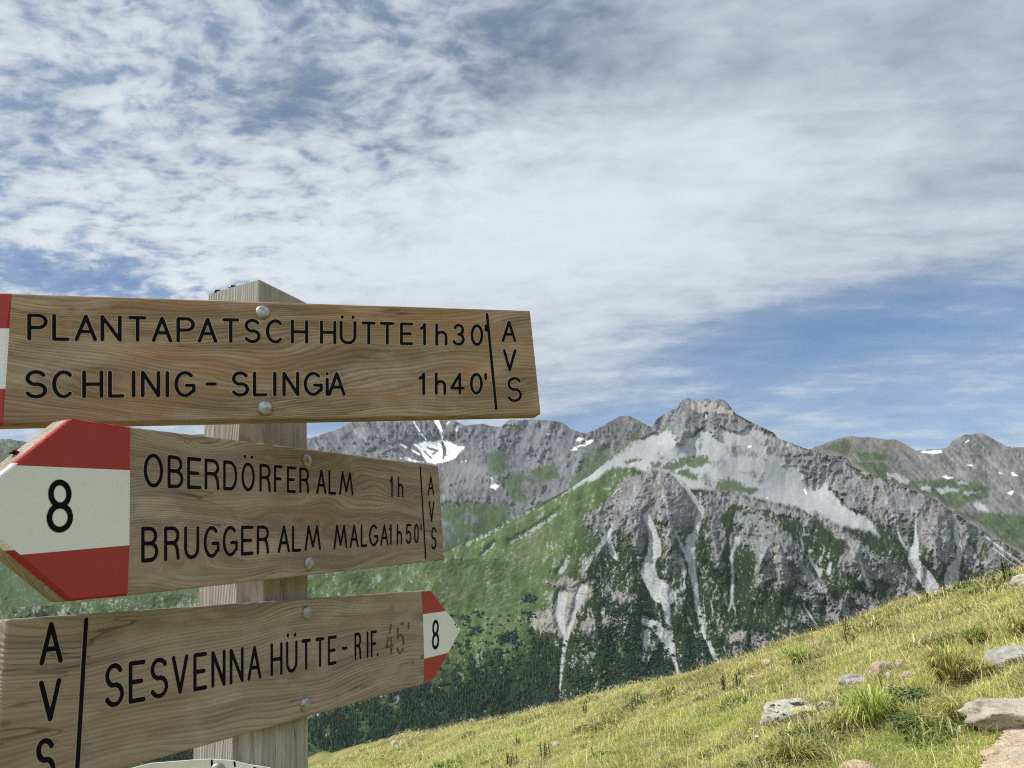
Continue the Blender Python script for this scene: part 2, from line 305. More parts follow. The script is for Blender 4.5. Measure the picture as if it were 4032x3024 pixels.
RIBS1 = [[(2560, 1860, 0), (2480, 2000, 0), (2380, 2140, 0), (2300, 2260, 0)], [(2600, 1880, 0), (2640, 2020, 0), (2640, 2150, 0)], [(2900, 1960, 0), (3060, 2080, 0), (3100, 2180, 0), (3220, 2300, 0), (3330, 2440, 0)],
         [(3060, 2080, 0), (3000, 2200, 0), (2980, 2300, 0)], [(3200, 2020, 0), (3340, 2120, 0), (3370, 2200, 0), (3420, 2310, 0)], [(3340, 2120, 0), (3500, 2240, 0), (3600, 2340, 0)], [(3340, 2340, 0), (3290, 2450, 0)], [(3340, 2340, 0), (3430, 2410, 0)],
         [(2800, 2060, 0), (2830, 2220, 0)], [(3600, 1990, 0), (3680, 2120, 0), (3690, 2240, 0)], [(3470, 1900, 0), (3520, 2030, 0)], [(2700, 1640, 0), (2690, 1740, 0)], [(2800, 1640, 0), (2820, 1720, 0)], [(3060, 2080, 0), (3090, 2300, 0)], [(2480, 2000, 0), (2500, 2140, 0)]]
WEDGE1 = [cD([(440, 450), (560, 380), (700, 330), (730, 420), (640, 520), (600, 600), (560, 760), (500, 810), (430, 740), (330, 760), (180, 690), (160, 640), (240, 560), (380, 540)]), cD([(640, 640), (740, 600), (750, 700), (700, 780), (600, 740)]),
          cD([(900, 630), (960, 610), (1060, 630), (1060, 700), (990, 820), (900, 720)]), cD([(940, 400), (1050, 380), (1080, 480), (980, 500)]), cD([(1165, 760), (1230, 740), (1220, 900), (1170, 890)]), cD([(1260, 830), (1320, 800), (1300, 900), (1260, 890)]), cD([(300, 290), (520, 280), (640, 330), (500, 380), (380, 350)]),
          cD([(880, 600), (820, 680), (900, 760), (1000, 900), (1010, 1000), (960, 900)]), cD([(1930, 790), (2010, 740), (2090, 790), (2050, 860), (1960, 850)])]
WOOD1 = [cD([(70, 570), (290, 545), (180, 690), (210, 780), (330, 840), (440, 900), (455, 1060), (440, 1400), (0, 1480), (120, 1100), (130, 960), (200, 900), (110, 760)]),
         cD([(760, 510), (930, 395), (930, 540), (1080, 500), (1200, 545), (1180, 640), (1180, 900), (1300, 860), (1370, 900), (1480, 1150), (1200, 1230), (900, 1240), (640, 1280), (620, 1000), (700, 820), (750, 700)]),
         cD([(1515, 780), (1600, 700), (1740, 860), (1800, 1010), (1700, 1090), (1540, 1110), (1530, 900)]), cD([(120, 420), (250, 440), (220, 500), (120, 500)]), cD([(1240, 740), (1310, 780), (1280, 850), (1220, 800)]), cD([(1290, 540), (1310, 560), (1290, 640), (1200, 640), (1190, 590), (1190, 560)]),
         cD([(2000, 705), (2110, 710), (2110, 740), (2000, 745)]), cD([(1760, 630), (1815, 640), (1810, 690), (1770, 660)]), cE([(0, 600), (100, 600), (90, 640), (0, 635)]), cE([(170, 605), (230, 595), (225, 660), (170, 650)]), cE([(320, 630), (380, 630), (370, 655), (320, 650)]), cE([(830, 470), (890, 470), (890, 495), (840, 500)]), cE([(480, 580), (590, 590), (580, 625), (440, 635)]),
         cG([(20, 700), (20, 540), (300, 440), (520, 380), (640, 330), (680, 380), (760, 400), (860, 330), (900, 260), (1010, 200), (1030, 330), (1000, 420), (900, 490), (600, 590)]), cG([(850, 250), (900, 230), (1020, 260), (1000, 330), (860, 320)]), cG([(1120, 200), (1200, 190), (1280, 400), (1180, 420), (1040, 470), (1020, 440), (1130, 380)]),
         cG([(-1000, 640), (20, 540), (20, 740), (-1000, 800)]), cD([(-60, 760), (60, 750), (130, 800), (60, 870), (-60, 850)]), cG([(-1000, 100), (-700, 60), (-300, 130), (-500, 220), (-1000, 250)])]
WOODHOLE = [cD([(1200, 560), (1280, 540), (1300, 590), (1250, 620), (1200, 610)]), cD([(740, 1180), (790, 1040), (830, 1140), (780, 1220)]), cG([(1030, 240), (1110, 260), (1140, 340), (1100, 400), (1040, 400)])]

def paint1(U, V):
    n1 = fbm(U / 40, V / 60, 11, 4) - 0.5; n2 = fbm(U / 12, V / 18, 21, 4, 0.6) - 0.5; n3 = fbm(U / 5, V / 6, 31, 3, 0.6) - 0.5
    fl = fbm(U / 9 + 0.25 * V / 9 + 1.5 * n1, V / 46, 41, 4, 0.55) - 0.5         # streaks running down the slope
    warpU = U + 26 * n1 + 14 * n2; warpV = V + 26 * (fbm(U / 33, V / 40, 51, 4) - 0.5) + 10 * n3
    jag = 16 * n2 + 16 * n3 + 16 * fl
    union = lambda polys: np.maximum.reduce([poly_sd(warpU, warpV, p) for p in polys])
    scree = sstep(np.maximum(poly_sd(warpU, warpV, SCREE1), poly_sd(U + 8 * n2, V + 8 * n3, SCREE2)) + jag * 0.9, -9, 10)
    green = sstep(union(GREENS1) + jag, -4, 6)
    rock = sstep(union(ROCKS1[8:]) + jag * 1.3, -5, 8); crag = sstep(union(ROCKS1[:8]) + jag * 1.2, -6, 10) * 0.6
    summ = sstep(poly_sd(U + 9 * n2, V + 9 * n3, SUMMIT) + 10 * fl, -3, 5)
    spur = np.maximum(sstep(union(SPURS1) + jag * 1.5, -8, 10), sstep(np.maximum.reduce([line_sd(warpU, warpV, g) for g in RIBS1]) + 16 + jag * 1.4, -6, 8))
    wedge = sstep(union(WEDGE1) + jag * 1.5, -5, 6)
    gul_sd = np.maximum.reduce([line_sd(U + 7 * n2, V + 7 * n2, [(p[0], p[1], p[2] / 2.15) for p in g]) for g in GULLY1])
    gul = sstep(gul_sd + 8 * n3 + 5 * n2 + 4 * fl, -3.0, 2.0)
    wood = sstep(union(WOOD1) + jag, -3, 4) * (1 - sstep(union(WOODHOLE) + jag * .5, -3, 4)) * (1 - 0.9 * sstep(fbm(U / 46, V / 60, 87, 4, .55), 0.545, 0.60))
    # base: pasture on the left flank turning into turf with stones to the right
    flank = sstep(2300 - U + 0.55 * (2150 - V) + 160 * n1, -160, 160) * sstep(2620 - V + 140 * n1, -60, 120)
    far_l = sstep(1500 - U, 0, 500)
    cloud_shade = sstep(U + 0.8 * (V - 2150), 1950, 2450)  # cloud shade painted into the turf colour, lower right face
    c = GRASS[None, None] * (1.08 - 0.55 * cloud_shade)[..., None]; c = blend(c, flank * (1 - 0.5 * far_l), PAST)
    c = c * (1 + 0.9 * n1 + 0.7 * fl)[..., None]
    c = blend(c, np.clip(0.9 * sstep(fbm(U / 60, V / 30, 63, 3), 0.58, 0.75), 0, 1) * 0.35 * flank, BROWN)
    # loose stones
    st_amt = 0.70 - 0.05 * sstep(U, 1900, 2300) * sstep(V, 2080, 2200) * (1 - 0.6 * sstep(U, 2450, 2600)) + 0.05 * sstep(V, 2600, 2750)
    st_amt = st_amt - 0.07 * sstep(1700 - U, 0, 300) - 0.05 * sstep(n1, 0.05, 0.2) + 0.06 * flank * (1 - far_l)
    ston = sstep(fbm(U / 7, V / 9, 71, 4, 0.65) + 0.5 * fl + 0.35 * n1, st_amt, st_amt + 0.06)
    c = blend(c, ston * 0.85, ROCKL * 1.05)
    strk = sstep(fbm((U - 1.75 * V) / 70, (V + 0.57 * U) / 7 , 77, 4, .6), 0.60, 0.70) * flank
    c = blend(c, strk * 0.22, ROCKL)
    shr = sstep(fbm(U / 16, V / 12, 79, 4, 0.6), 0.60, 0.64) * sstep(V, 2330, 2480) * (1 - wedge)
    wood = np.maximum(wood, shr)
    c = blend(c, wood, WOOD * (1 + 0.8 * n3[..., None]))
    c = blend(c, scree, SCREE * (0.97 + 0.22 * n1 + 0.22 * fl)[..., None])
    c = blend(c, green * 0.9, GRASS * (1.25 + 0.8 * n2)[..., None])
    rc = ROCK * (1 + 0.8 * n1 + 0.7 * n2 + 0.55 * fl)[..., None]
    rc = blend(rc, sstep(fbm(U / 30, V / 50, 91, 3), 0.60, 0.75) * 0.5, BROWN)
    rc = blend(rc, sstep(fbm(U / 4.5, V / 9, 93, 3, .6) + fl * .6, 0.62, 0.75) * 0.8, ROCKL * 1.1)
    c = blend(c, crag, rc * 1.1)
    c = blend(c, rock, rc)
    gr_in = sstep(fbm(U / 45, V / 90, 95, 4) + 0.4 * n2 + 0.12 * sstep(V, 2080, 2200) * sstep(3500 - U, 0, 200), 0.54, 0.62) * sstep(V, 2000, 2120) * rock
    c = blend(c, gr_in * 0.9, GRASS * 0.8)
    bz = fbm(U / 24 + 1.2 * n1 + 0.5 * n2, V / 190 + 0.6 * n1, 99, 3, 0.45, True); brn = sstep(bz + 0.18 * n3, 0.80, 0.90) * sstep(fbm(U / 90, V / 120, 98, 2), 0.42, 0.62) * sstep(V - 2040, 0, 140) * sstep(U, 2230, 2380) * (1 - wood)
    c = blend(c, brn * 0.85, SCREE * 0.95)
    c = blend(c, spur * (0.95 - 0.3 * sstep(fl + n2, 0, .3)), rc * 1.15)
    c = blend(c, summ, rc * 0.95)
    c = blend(c, sstep(poly_sd(warpU, V + 6 * n3, PLATEAU) + 6 * n3, -3, 4), BEIGE)
    c = blend(c, wedge * (0.9 - 0.6 * sstep(n3 + .3 * n2, 0.08, .2)), np.array([0.215, 0.200, 0.190]) * (1 + 0.8 * fl)[..., None])
    thin = sstep(fbm(U / 8, V / 10, 97, 3, .6) + 0.6 * fl, 0.40, 0.56); gul = gul * np.where((U < 2260) & (V < 2230), thin * 0.8, 1.0)
    c = blend(c, gul * (1 - 0.45 * sstep(n3 + 0.5 * fl, 0.06, 0.2)), SCREE * (1.02 + 0.35 * n2 + 0.4 * fl)[..., None])
    for p in (cB([(1590, 640, 6), (1610, 632, 9)]), cB([(2130, 1050, 5), (2148, 1085, 8)]), cB([(1770, 1132, 5), (1778, 1130, 5)]), cB([(1180, 330, 4), (1178, 360, 4)])):
        c = blend(c, sstep(line_sd(U, V, [(q[0], q[1], q[2] / 2.2) for q in p]), -1, 1.5), SNOW)
    rk = np.clip(np.maximum.reduce([rock, summ, spur, 0.35 * wedge, crag]) * (1 - gul), 0, 1)
    rib = fbm(U / 62 + 0.8 * n1, V / 150, 111, 2, 0.5, True); mid = fbm(U / 22 + 1.4 * n2 + 0.012 * V, V / 26 + 0.8 * n1, 121, 3, 0.55, True); fin = fbm(U / 7, V / 9, 131, 3, 0.6)
    big = fbm(U / 260, V / 330, 141, 3) - 0.5
    lo = sstep(V, 1950, 2150)
    rel = 150 * big - (30 + 30 * rk) * (rib - 0.5) * (0.3 + 0.7 * np.maximum(rk, lo * sstep(U, 2150, 2400))) - 34 * rk * (mid - 0.5) - 17 * rk * (fin - 0.5)
    rel = rel - (1 - rk) * (1 - 0.75 * np.maximum(scree, gul)) * (9 - 5 * flank) * (fbm(U / 12, V / 14, 151, 4, .55) - 0.5) * 2
    rel = rel + 16 * np.exp(-np.clip(gul_sd, -40, 0) ** 2 / 180.0) * (gul_sd > -60)
    rsd = np.maximum.reduce([line_sd(U + 12 * n2, V, g) for g in RIBS1]); rel -= 48 * np.exp(np.clip(rsd, -75, 0) / 30.0) * (rsd > -79)
    # buttress below the summit stands forward, the bowl to its right lies back; spurs of the lower face
    rel += -140 * np.exp(-((U - 2580) / 130) ** 2 - ((V - 1990) / 130) ** 2) + 120 * np.exp(-((U - 3170) / 150) ** 2 - ((V - 1920) / 90) ** 2)
    rel += -110 * np.exp(-((U - 3060) / 90) ** 2 - ((V - 2180) / 120) ** 2) - 120 * np.exp(-((U - 3330) / 80) ** 2 - ((V - 2230) / 120) ** 2) - 80 * np.exp(-((U - 2660) / 60) ** 2 - ((V - 1730) / 60) ** 2)
    rel += -90 * np.exp(-((U - 3700) / 110) ** 2 - ((V - 2100) / 120) ** 2)
    return c.clip(0.004, 0.9), rel, wood
def depth1(U, V):
    s = 2200 - V
    d = np.where(s > 0, 3050 + 1.95 * s, 3050 + 1.15 * s)
    d = d + 0.10 * np.clip(2500 - U, 0, 3000) * 0.3
    return np.maximum(d, 1700)
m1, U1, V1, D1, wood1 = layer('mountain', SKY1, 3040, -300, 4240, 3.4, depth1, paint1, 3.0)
tag(m1, 'large grey and green rocky mountain with scree gullies behind the meadow', 'mountain')

# ---- snowy cirque on the left
SKY2 = [(-400, 1760), (0, 1730), (40, 1728), (110, 1742), (300, 1765), (520, 1740), (790, 1709), (1000, 1730), (1219, 1727), (1270, 1707), (1330, 1691), (1368, 1668), (1480, 1632), (1560, 1610), (1680, 1625), (1760, 1640), (1802, 1661), (1829, 1676), (1870, 1671), (1905, 1667), (1932, 1677),
        (1976, 1681), (2003, 1653), (2052, 1652), (2122, 1653), (2193, 1658), (2231, 1675), (2258, 1694), (2307, 1707), (2345, 1691), (2390, 1667), (2438, 1640), (2479, 1638), (2544, 1671), (2600, 1695), (2800, 1780)]
SNOW2 = [cA([(780, 368), (880, 340), (930, 348), (990, 328), (1060, 345), (1100, 372), (1165, 383), (1130, 425), (1090, 470), (1040, 495), (950, 516), (895, 505), (858, 460), (820, 400)]), cA([(670, 472), (740, 450), (870, 497), (800, 500)]),
         cA([(1960, 345), (1985, 305), (2040, 322), (2000, 352)]), cA([(1915, 412), (1960, 385), (2010, 365), (2080, 323), (2106, 345), (2040, 382), (1975, 392), (1992, 418), (1950, 418)]), cA([(1335, 590), (1362, 605), (1380, 640), (1418, 658), (1390, 690), (1412, 718), (1340, 680), (1352, 640)]),
         cA([(1740, 285), (1786, 290), (1770, 303), (1745, 298)]), cA([(1120, 498), (1190, 475), (1180, 490), (1130, 504)])]
SNOWL2 = [cA([(955, 195, 18), (985, 265, 12), (998, 325, 5)]), cA([(790, 205, 4), (830, 270, 4), (878, 332, 5)]), cA([(1110, 230, 6), (1098, 265, 7)]), cA([(775, 405, 6), (830, 440, 8)]), cA([(700, 370, 6), (735, 388, 6)]), cA([(1030, 220, 4), (1050, 205, 4)])]
ISL2 = [cA([(890, 392, 8), (960, 415, 10), (930, 440, 8)]), cA([(996, 350, 8), (1015, 420, 16), (1005, 470, 10)]), cA([(862, 415, 5), (920, 470, 6)]), cA([(1050, 400, 4), (1035, 450, 4)])]
GREEN2 = [cA([(1320, 440), (1440, 420), (1480, 540), (1440, 600), (1340, 560)]), cA([(1400, 620), (1560, 560), (1700, 640), (1640, 770), (1540, 800), (1470, 720)]), cA([(2080, 400), (2230, 380), (2230, 560), (2000, 650), (1900, 700), (2000, 520)]), cA([(1000, 790), (1200, 780), (1480, 800), (1470, 930), (1330, 1010), (1200, 990), (1140, 1030), (1060, 930), (1000, 900)]), cA([(1440, 250), (1560, 240), (1600, 280), (1480, 290)]), cA([(1620, 560), (1830, 500), (1860, 620), (1700, 640)])]
DARK2 = [cA([(1150, 880), (1180, 850), (1230, 870), (1250, 920), (1200, 940), (1160, 930)]), cA([(1550, 690), (1620, 640), (1800, 660), (1780, 720), (1600, 750)]), cA([(320, 210), (700, 200), (1000, 210), (1150, 300), (1080, 340), (860, 320), (600, 300), (480, 250)]), cA([(1300, 340), (1500, 300), (1560, 350), (1400, 400), (1250, 400)])]
SCR2 = [cA([(980, 520), (1160, 500), (1330, 560), (1340, 680), (1180, 700), (980, 680)]), cA([(1470, 770), (1760, 720), (1960, 600), (1900, 720), (1640, 850), (1480, 830)]), cA([(1560, 360), (1700, 320), (1950, 420), (1800, 480), (1640, 440)])]
def paint2(U, V):
    n1 = fbm(U / 36, V / 44, 211, 4) - 0.5; n2 = fbm(U / 11, V / 14, 221, 4, .6) - 0.5; n3 = fbm(U / 5, V / 6, 231, 3, .6) - 0.5
    dirx = np.where(U < 1730, 0.5, -0.35)
    fl = fbm((U - dirx * (V - 1650)) / 10, V / 50, 241, 4, .55) - 0.5
    wu = U + 22 * n1 + 10 * n2; wv = V + 22 * (fbm(U / 30, V / 36, 251, 4) - 0.5) + 8 * n3
    jag = 14 * n2 + 14 * n3 + 12 * fl
    uni = lambda polys, a=1.0: np.maximum.reduce([poly_sd(U + a * (wu - U), V + a * (wv - V), p) for p in polys])
    base = np.array([0.112, 0.115, 0.122])
    c = base * (1 + 1.0 * n1 + 1.1 * n2 + 1.2 * fl)[..., None]
    low = sstep(V - 2040 - 0.08 * (1700 - U) + 120 * n1, -40, 80)
    c = blend(c, low * (0.9 - 0.5 * sstep(n2 + n3, 0.0, 0.25)), GRASS * 1.15)
    leftm = sstep(1150 - U, -50, 150); c = blend(c, leftm * (0.85 - 0.5 * sstep(n2 + n3, 0.05, .3)), GRASS * 1.3)
    c = blend(c, sstep(uni(SCR2) + jag, -8, 10) * 0.8, np.array([0.135, 0.136, 0.140]) * (1 + 0.6 * fl)[..., None])
    g = sstep(uni(GREEN2) + jag * 1.4, -6, 8); c = blend(c, g * 0.85, GRASS * (1.2 + n2)[..., None])
    d = sstep(uni(DARK2) + jag * 1.4, -6, 8); c = blend(c, d * 0.7, ROCK * (0.8 + 1.2 * n2 + fl)[..., None])
    hill = sstep(U - 2290 + 0.6 * (1760 - V), -30, 60); c = blend(c, hill * 0.5, np.array([0.088, 0.085, 0.074]) * (1 + fl + n2)[..., None])
    s = sstep(uni(SNOW2, 0.25) - 2.0 + 8 * n2 + 8 * n3, -1.5, 2.5)
    s = np.maximum(s, sstep(np.maximum.reduce([line_sd(U + 8 * n2, V, [(p[0], p[1], p[2] / 1.84) for p in q]) for q in SNOWL2]) + 3 * n3, -1, 1.5))
    s = s * (1 - sstep(np.maximum.reduce([line_sd(U + 8 * n2, V, [(p[0], p[1], p[2] / 1.84) for p in q]) for q in ISL2]) + 5 * n3, -1, 2))
    c = blend(c, s, SNOW * (1 + 0.12 * n1)[..., None])
    rk = (1 - s) * (1 - 0.7 * low) * (1 - 0.6 * g)
    rel = 260 * (fbm(U / 230, V / 260, 261, 3) - 0.5) - (0.35 + 0.65 * np.maximum(d, sstep(fbm(U / 50, V / 40, 275, 3), .5, .62))) * rk * (110 * (fbm((U - dirx * (V - 1650)) / 55, V / 120, 271, 3, .5, True) - 0.5) + 70 * (fbm(U / 16, V / 24, 281, 3, .55, True) - 0.5) + 26 * (fin2(U, V) - 0.5)) - 14 * low * n2
    rel += 260 * np.exp(-((U - 1740) / 130) ** 2 - ((V - 1800) / 110) ** 2) - 120 * np.exp(-((U - 1500) / 90) ** 2 - ((V - 1720) / 110) ** 2)
    return c.clip(0.004, 0.9), rel, s
fin2 = lambda U, V: fbm(U / 6, V / 7, 291, 3, .6)
def depth2(U, V): return 5000 + 4.2 * np.clip(2050 - V, -60, 600) + 3.0 * np.clip(2050 - V, -900, -60) - 0.3 * np.clip(1500 - U, 0, 2000)
m2 = layer('mountain', SKY2, 2560, -300, 2780, 3.6, depth2, paint2, 3.5)[0]
tag(m2, 'distant grey mountain cirque holding snow fields, left of the big peak', 'mountain')

# ---- far range on the right
SKY3 = [(3000, 1800), (3100, 1790), (3184, 1769), (3264, 1739), (3319, 1722), (3353, 1716), (3395, 1722), (3429, 1720), (3480, 1731), (3522, 1730), (3564, 1748), (3606, 1773), (3640, 1770), (3712, 1767), (3733, 1760), (3750, 1735), (3800, 1710), (3826, 1711), (3855, 1703), (3881, 1712), (3923, 1735), (3965, 1758), (4032, 1762), (4150, 1780), (4300, 1770)]
SNOW3 = [cC([(1225, 425), (1240, 408), (1440, 402), (1448, 432), (1360, 452), (1300, 440)]), cC([(1650, 325), (1690, 310), (1712, 318), (1660, 345)]), cC([(1645, 535), (1720, 540), (1765, 565), (1690, 560)]), cC([(1465, 625), (1495, 650), (1560, 660), (1500, 685), (1440, 660)]), cC([(2025, 790), (2115, 778), (2110, 818), (2080, 832)]), cC([(2080, 610), (2110, 608), (2160, 655), (2100, 650)]), cC([(1950, 612), (2000, 615), (2022, 634), (1980, 630)]), cC([(2060, 375), (2150, 380), (2150, 392), (2080, 385)]), cC([(930, 665), (980, 680), (940, 682)]), cC([(1535, 390), (1570, 378), (1560, 394)])]
GREEN3 = [cC([(320, 400), (430, 330), (560, 310), (600, 360), (560, 470), (420, 420)]), cC([(600, 520), (900, 520), (1000, 640), (1200, 680), (1400, 690), (1600, 670), (1760, 710), (1880, 780), (1880, 850), (1700, 900), (1600, 960), (1500, 940), (1400, 860), (1200, 780), (900, 690), (740, 600)]), cC([(1480, 960), (1700, 1000), (1900, 990), (2230, 1020), (2300, 1400), (2100, 1300), (1900, 1180), (1700, 1040), (1600, 1010)]), cC([(620, 420), (900, 430), (960, 500), (700, 520)])]
DARK3 = [cC([(960, 430), (1060, 400), (1190, 450), (1280, 560), (1200, 640), (1060, 650), (920, 590)]), cC([(1740, 280), (1850, 270), (1900, 340), (1780, 340)]), cC([(1750, 420), (2040, 460), (2040, 480), (1880, 440)]), cC([(1900, 800), (2010, 800), (2010, 900), (1920, 920)]), cC([(-60, 380), (200, 400), (100, 500), (-60, 500)])]
LIGHT3 = [cC([(1370, 760), (1500, 745), (1620, 775), (1600, 800), (1500, 800), (1420, 830)]), cC([(1640, 790), (1800, 800), (1650, 830)]), cC([(900, 620), (1040, 640), (1160, 690), (1130, 730), (1000, 690)]), cC([(1720, 900), (1880, 930), (1890, 990), (1760, 960)]), cC([(1560, 690), (1680, 700), (1700, 740), (1600, 720)]), cC([(1250, 720), (1340, 740), (1320, 790), (1270, 770)])]
def paint3(U, V):
    n1 = fbm(U / 34, V / 30, 311, 4) - 0.5; n2 = fbm(U / 11, V / 11, 321, 4, .6) - 0.5; n3 = fbm(U / 5, V / 6, 331, 3, .6) - 0.5
    fl = fbm((U - 0.9 * V) / 11, V / 40, 341, 4, .55) - 0.5
    wu = U + 16 * n1 + 8 * n2; wv = V + 14 * (fbm(U / 30, V / 30, 351, 4) - 0.5) + 6 * n3; jag = 10 * n2 + 10 * n3 + 8 * fl
    uni = lambda polys, a=1.0: np.maximum.reduce([poly_sd(U + a * (wu - U), V + a * (wv - V), p) for p in polys])
    c = np.array([0.130, 0.127, 0.120]) * (1 + 0.9 * n1 + 0.9 * n2 + 1.0 * fl)[..., None]
    c = blend(c, sstep(3620 - U, -30, 60) * 0.45, np.array([0.112, 0.100, 0.072]))
    c = blend(c, sstep(uni(GREEN3) + jag * 1.2, -5, 7) * 0.9, GRASS * (1.1 + n1 + n2)[..., None])
    c = blend(c, sstep(uni(DARK3) + jag * 1.2, -5, 7) * 0.8, ROCK * (0.75 + n2 + fl)[..., None])
    c = blend(c, sstep(uni(LIGHT3) + jag * 1.2, -4, 6) * 0.85, SCREE * (0.95 + 0.5 * fl)[..., None])
    s = sstep(uni(SNOW3, 0.2) - 1.5 + 6 * n3, -1.5, 2.0); c = blend(c, s, SNOW)
    rel = 220 * (fbm(U / 170, V / 190, 361, 3) - 0.5) - (1 - s) * (55 * (fbm((U - 0.9 * V) / 50, V / 90, 371, 3, .5, True) - 0.5) + 26 * (fbm(U / 15, V / 20, 381, 3, .55, True) - 0.5) + 12 * (fbm(U / 6, V / 7, 391, 3, .6) - .5))
    return c.clip(0.004, 0.9), rel, s
def depth3(U, V): return 5400 + 4.4 * (2000 - V)
m3 = layer('mountain', SKY3, 2420, 3010, 4260, 3.6, depth3, paint3, 2.5)[0]
tag(m3, 'far brownish mountain range with snow patches, right of the big peak', 'mountain')

# ---- forest and dwarf pines on the lower face: a mass of trees, one object
fm, t, b = principled('far_conifer_foliage', 0.9, 0.1)
vc = t.new('ShaderNodeVertexColor', layer_name='Col').outputs['Color']; t.l.new(vc, b.inputs['Base Color'])
cand = np.argwhere((wood1 > 0.5) & (V1 > 2150) & (V1 < 2990))
pick = cand[rng.choice(len(cand), min(17000, len(cand)), replace=False)]
fv = []; ff = []; fc = []; nb = 0
for (i, j) in pick:
    u, v, d = U1[i, j] + rng.uniform(-2, 2), V1[i, j] + rng.uniform(-2, 2), D1[i, j]
    p = EYE + ray(u, v) * d
    tall = (v > 2560 and u < 2250) or rng.random() < 0.12
    h = rng.uniform(8, 19) if tall else rng.uniform(2.5, 6.0); r = h * rng.uniform(0.16, 0.24) if tall else h * rng.uniform(0.7, 1.15)
    k = 6; a0 = rng.uniform(0, 6.28); tone = WOOD * np.array([1.35, 1.25, 0.95]) * rng.uniform(0.7, 2.2)
    lv = ((0.0, 1.0), (0.35, 0.95), (0.36, 0.6), (0.72, 0.5), (1.0, 0.04)) if tall else ((0.0, 0.9), (0.4, 1.05), (0.75, 0.75), (1.0, 0.15))
    for (zz_, rr) in lv:
        for q in range(k):
            a = a0 + q * 2 * math.pi / k; rj = r * rr * rng.uniform(0.65, 1.25)
            fv.append((p[0] + rj * math.cos(a), p[1] + rj * math.sin(a), p[2] + h * zz_ * rng.uniform(0.92, 1.06) - 0.6)); fc.append(tone * rng.uniform(0.7, 1.3))
    for L in range(len(lv) - 1):
        for q in range(k):
            ff.append((nb + L * k + q, nb + L * k + (q + 1) % k, nb + (L + 1) * k + (q + 1) % k, nb + (L + 1) * k + q))
    nb += k * len(lv)
fo = mesh_np('forest', np.array(fv), np.array(ff), fm, col=np.array(fc))
tag(fo, 'dark conifer forest and dwarf pines on the lower mountain face', 'forest', kind='stuff')

# ------------------------------------------------------------------ meadow
GP, GQ = 0.25, -0.06                              # hillside: rises to the right
CREST = [(1100, 2990), (1223, 2967), (1492, 2912), (1738, 2870), (1969, 2824), (2207, 2764), (2430, 2712), (2660, 2676), (2837, 2628), (2900, 2606), (3032, 2548), (3227, 2484), (3374, 2442), (3559, 2366), (3706, 2338), (3822, 2302), (4032, 2246), (4300, 2180)]
ca, cr = [], []
for (u, v) in CREST:
    d = ray(u, v); s = -1.6 / (d[2] - GP * d[0] - GQ * d[1]); q = d * s
    ca.append(math.atan2(q[0], q[1])); cr.append(math.hypot(q[0], q[1]))
ca = np.array(ca); cr = np.array(cr)
def ground_z(x, y, detail=True):
    x = np.asarray(x, float); y = np.asarray(y, float)
    z = GP * x + GQ * y
    r = np.hypot(x, y); a = np.arctan2(x, y)
    s = np.maximum(r - (np.interp(a, ca, cr) - 0.35), 0) * (y > 0)
    drop = np.where(s < 2.0, 0.16 * s * s, 0.64 + 0.64 * (s - 2.0))
    z = z - drop
    if detail:
        z = z + (0.20 * (fbm(x / 1.7 + 31, y / 1.7 + 7, 401, 4) - 0.5) + 0.10 * (fbm(x / 0.5 + 31, y / 0.5 + 7, 411, 2) - 0.5)) * np.clip(r / 6, 0.2, 1)
    return z
def on_ground(u, v):
    """the meadow point seen at a photo position"""
    d = ray(u, v); s = 1.0
    for _ in range(60):
        q = EYE + d * s; e = q[2] - float(ground_z(q[0], q[1])); s += e * 1.6 if e > 0 else e * 0.8
        s = min(max(s, 0.5), 40)
    return EYE + d * s, s

gm, t, b = principled('turf_soil', 0.95, 0.1)
oc = t.new('ShaderNodeTexCoord').outputs['Object']
c = t.mix(t.ss(t.noise(oc, 1.3, 5), 0.35, 0.65), (0.24, 0.21, 0.075), (0.12, 0.14, 0.04))
c = t.mix(t.ss(t.noise(oc, 14, 5), 0.5, 0.7), c, (0.20, 0.16, 0.08)); t.l.new(c, b.inputs['Base Color'])
bump(t, b, t.noise(oc, 40, 5), 0.6, 0.03)
rr = np.concatenate([np.arange(0.0, 26, 0.09), 26 * 1.12 ** np.arange(1, 47)]); aa = np.linspace(-math.pi, math.pi, 721)
fine = np.linspace(R(-24), R(46), 520); aa = np.unique(np.concatenate([aa, fine]))
RR, AA = np.meshgrid(rr, aa, indexing='ij'); gx = RR * np.sin(AA); gy = RR * np.cos(AA)
gz = np.where(RR < 60, ground_z(gx, gy), ground_z(gx, gy, False)); gz = np.where(gy < 0, np.maximum(gz, -60 + 0 * gz), gz)
gz = np.maximum(np.minimum(gz, 60), -620)
idx = np.arange(gx.size).reshape(gx.shape)
q = np.stack([idx[:-1, :-1], idx[:-1, 1:], idx[1:, 1:], idx[1:, :-1]], -1).reshape(-1, 4)
meadow = mesh_np('meadow', np.stack([gx, gy, gz], -1).reshape(-1, 3), q, gm, smooth=True)
tag(meadow, kind='structure')

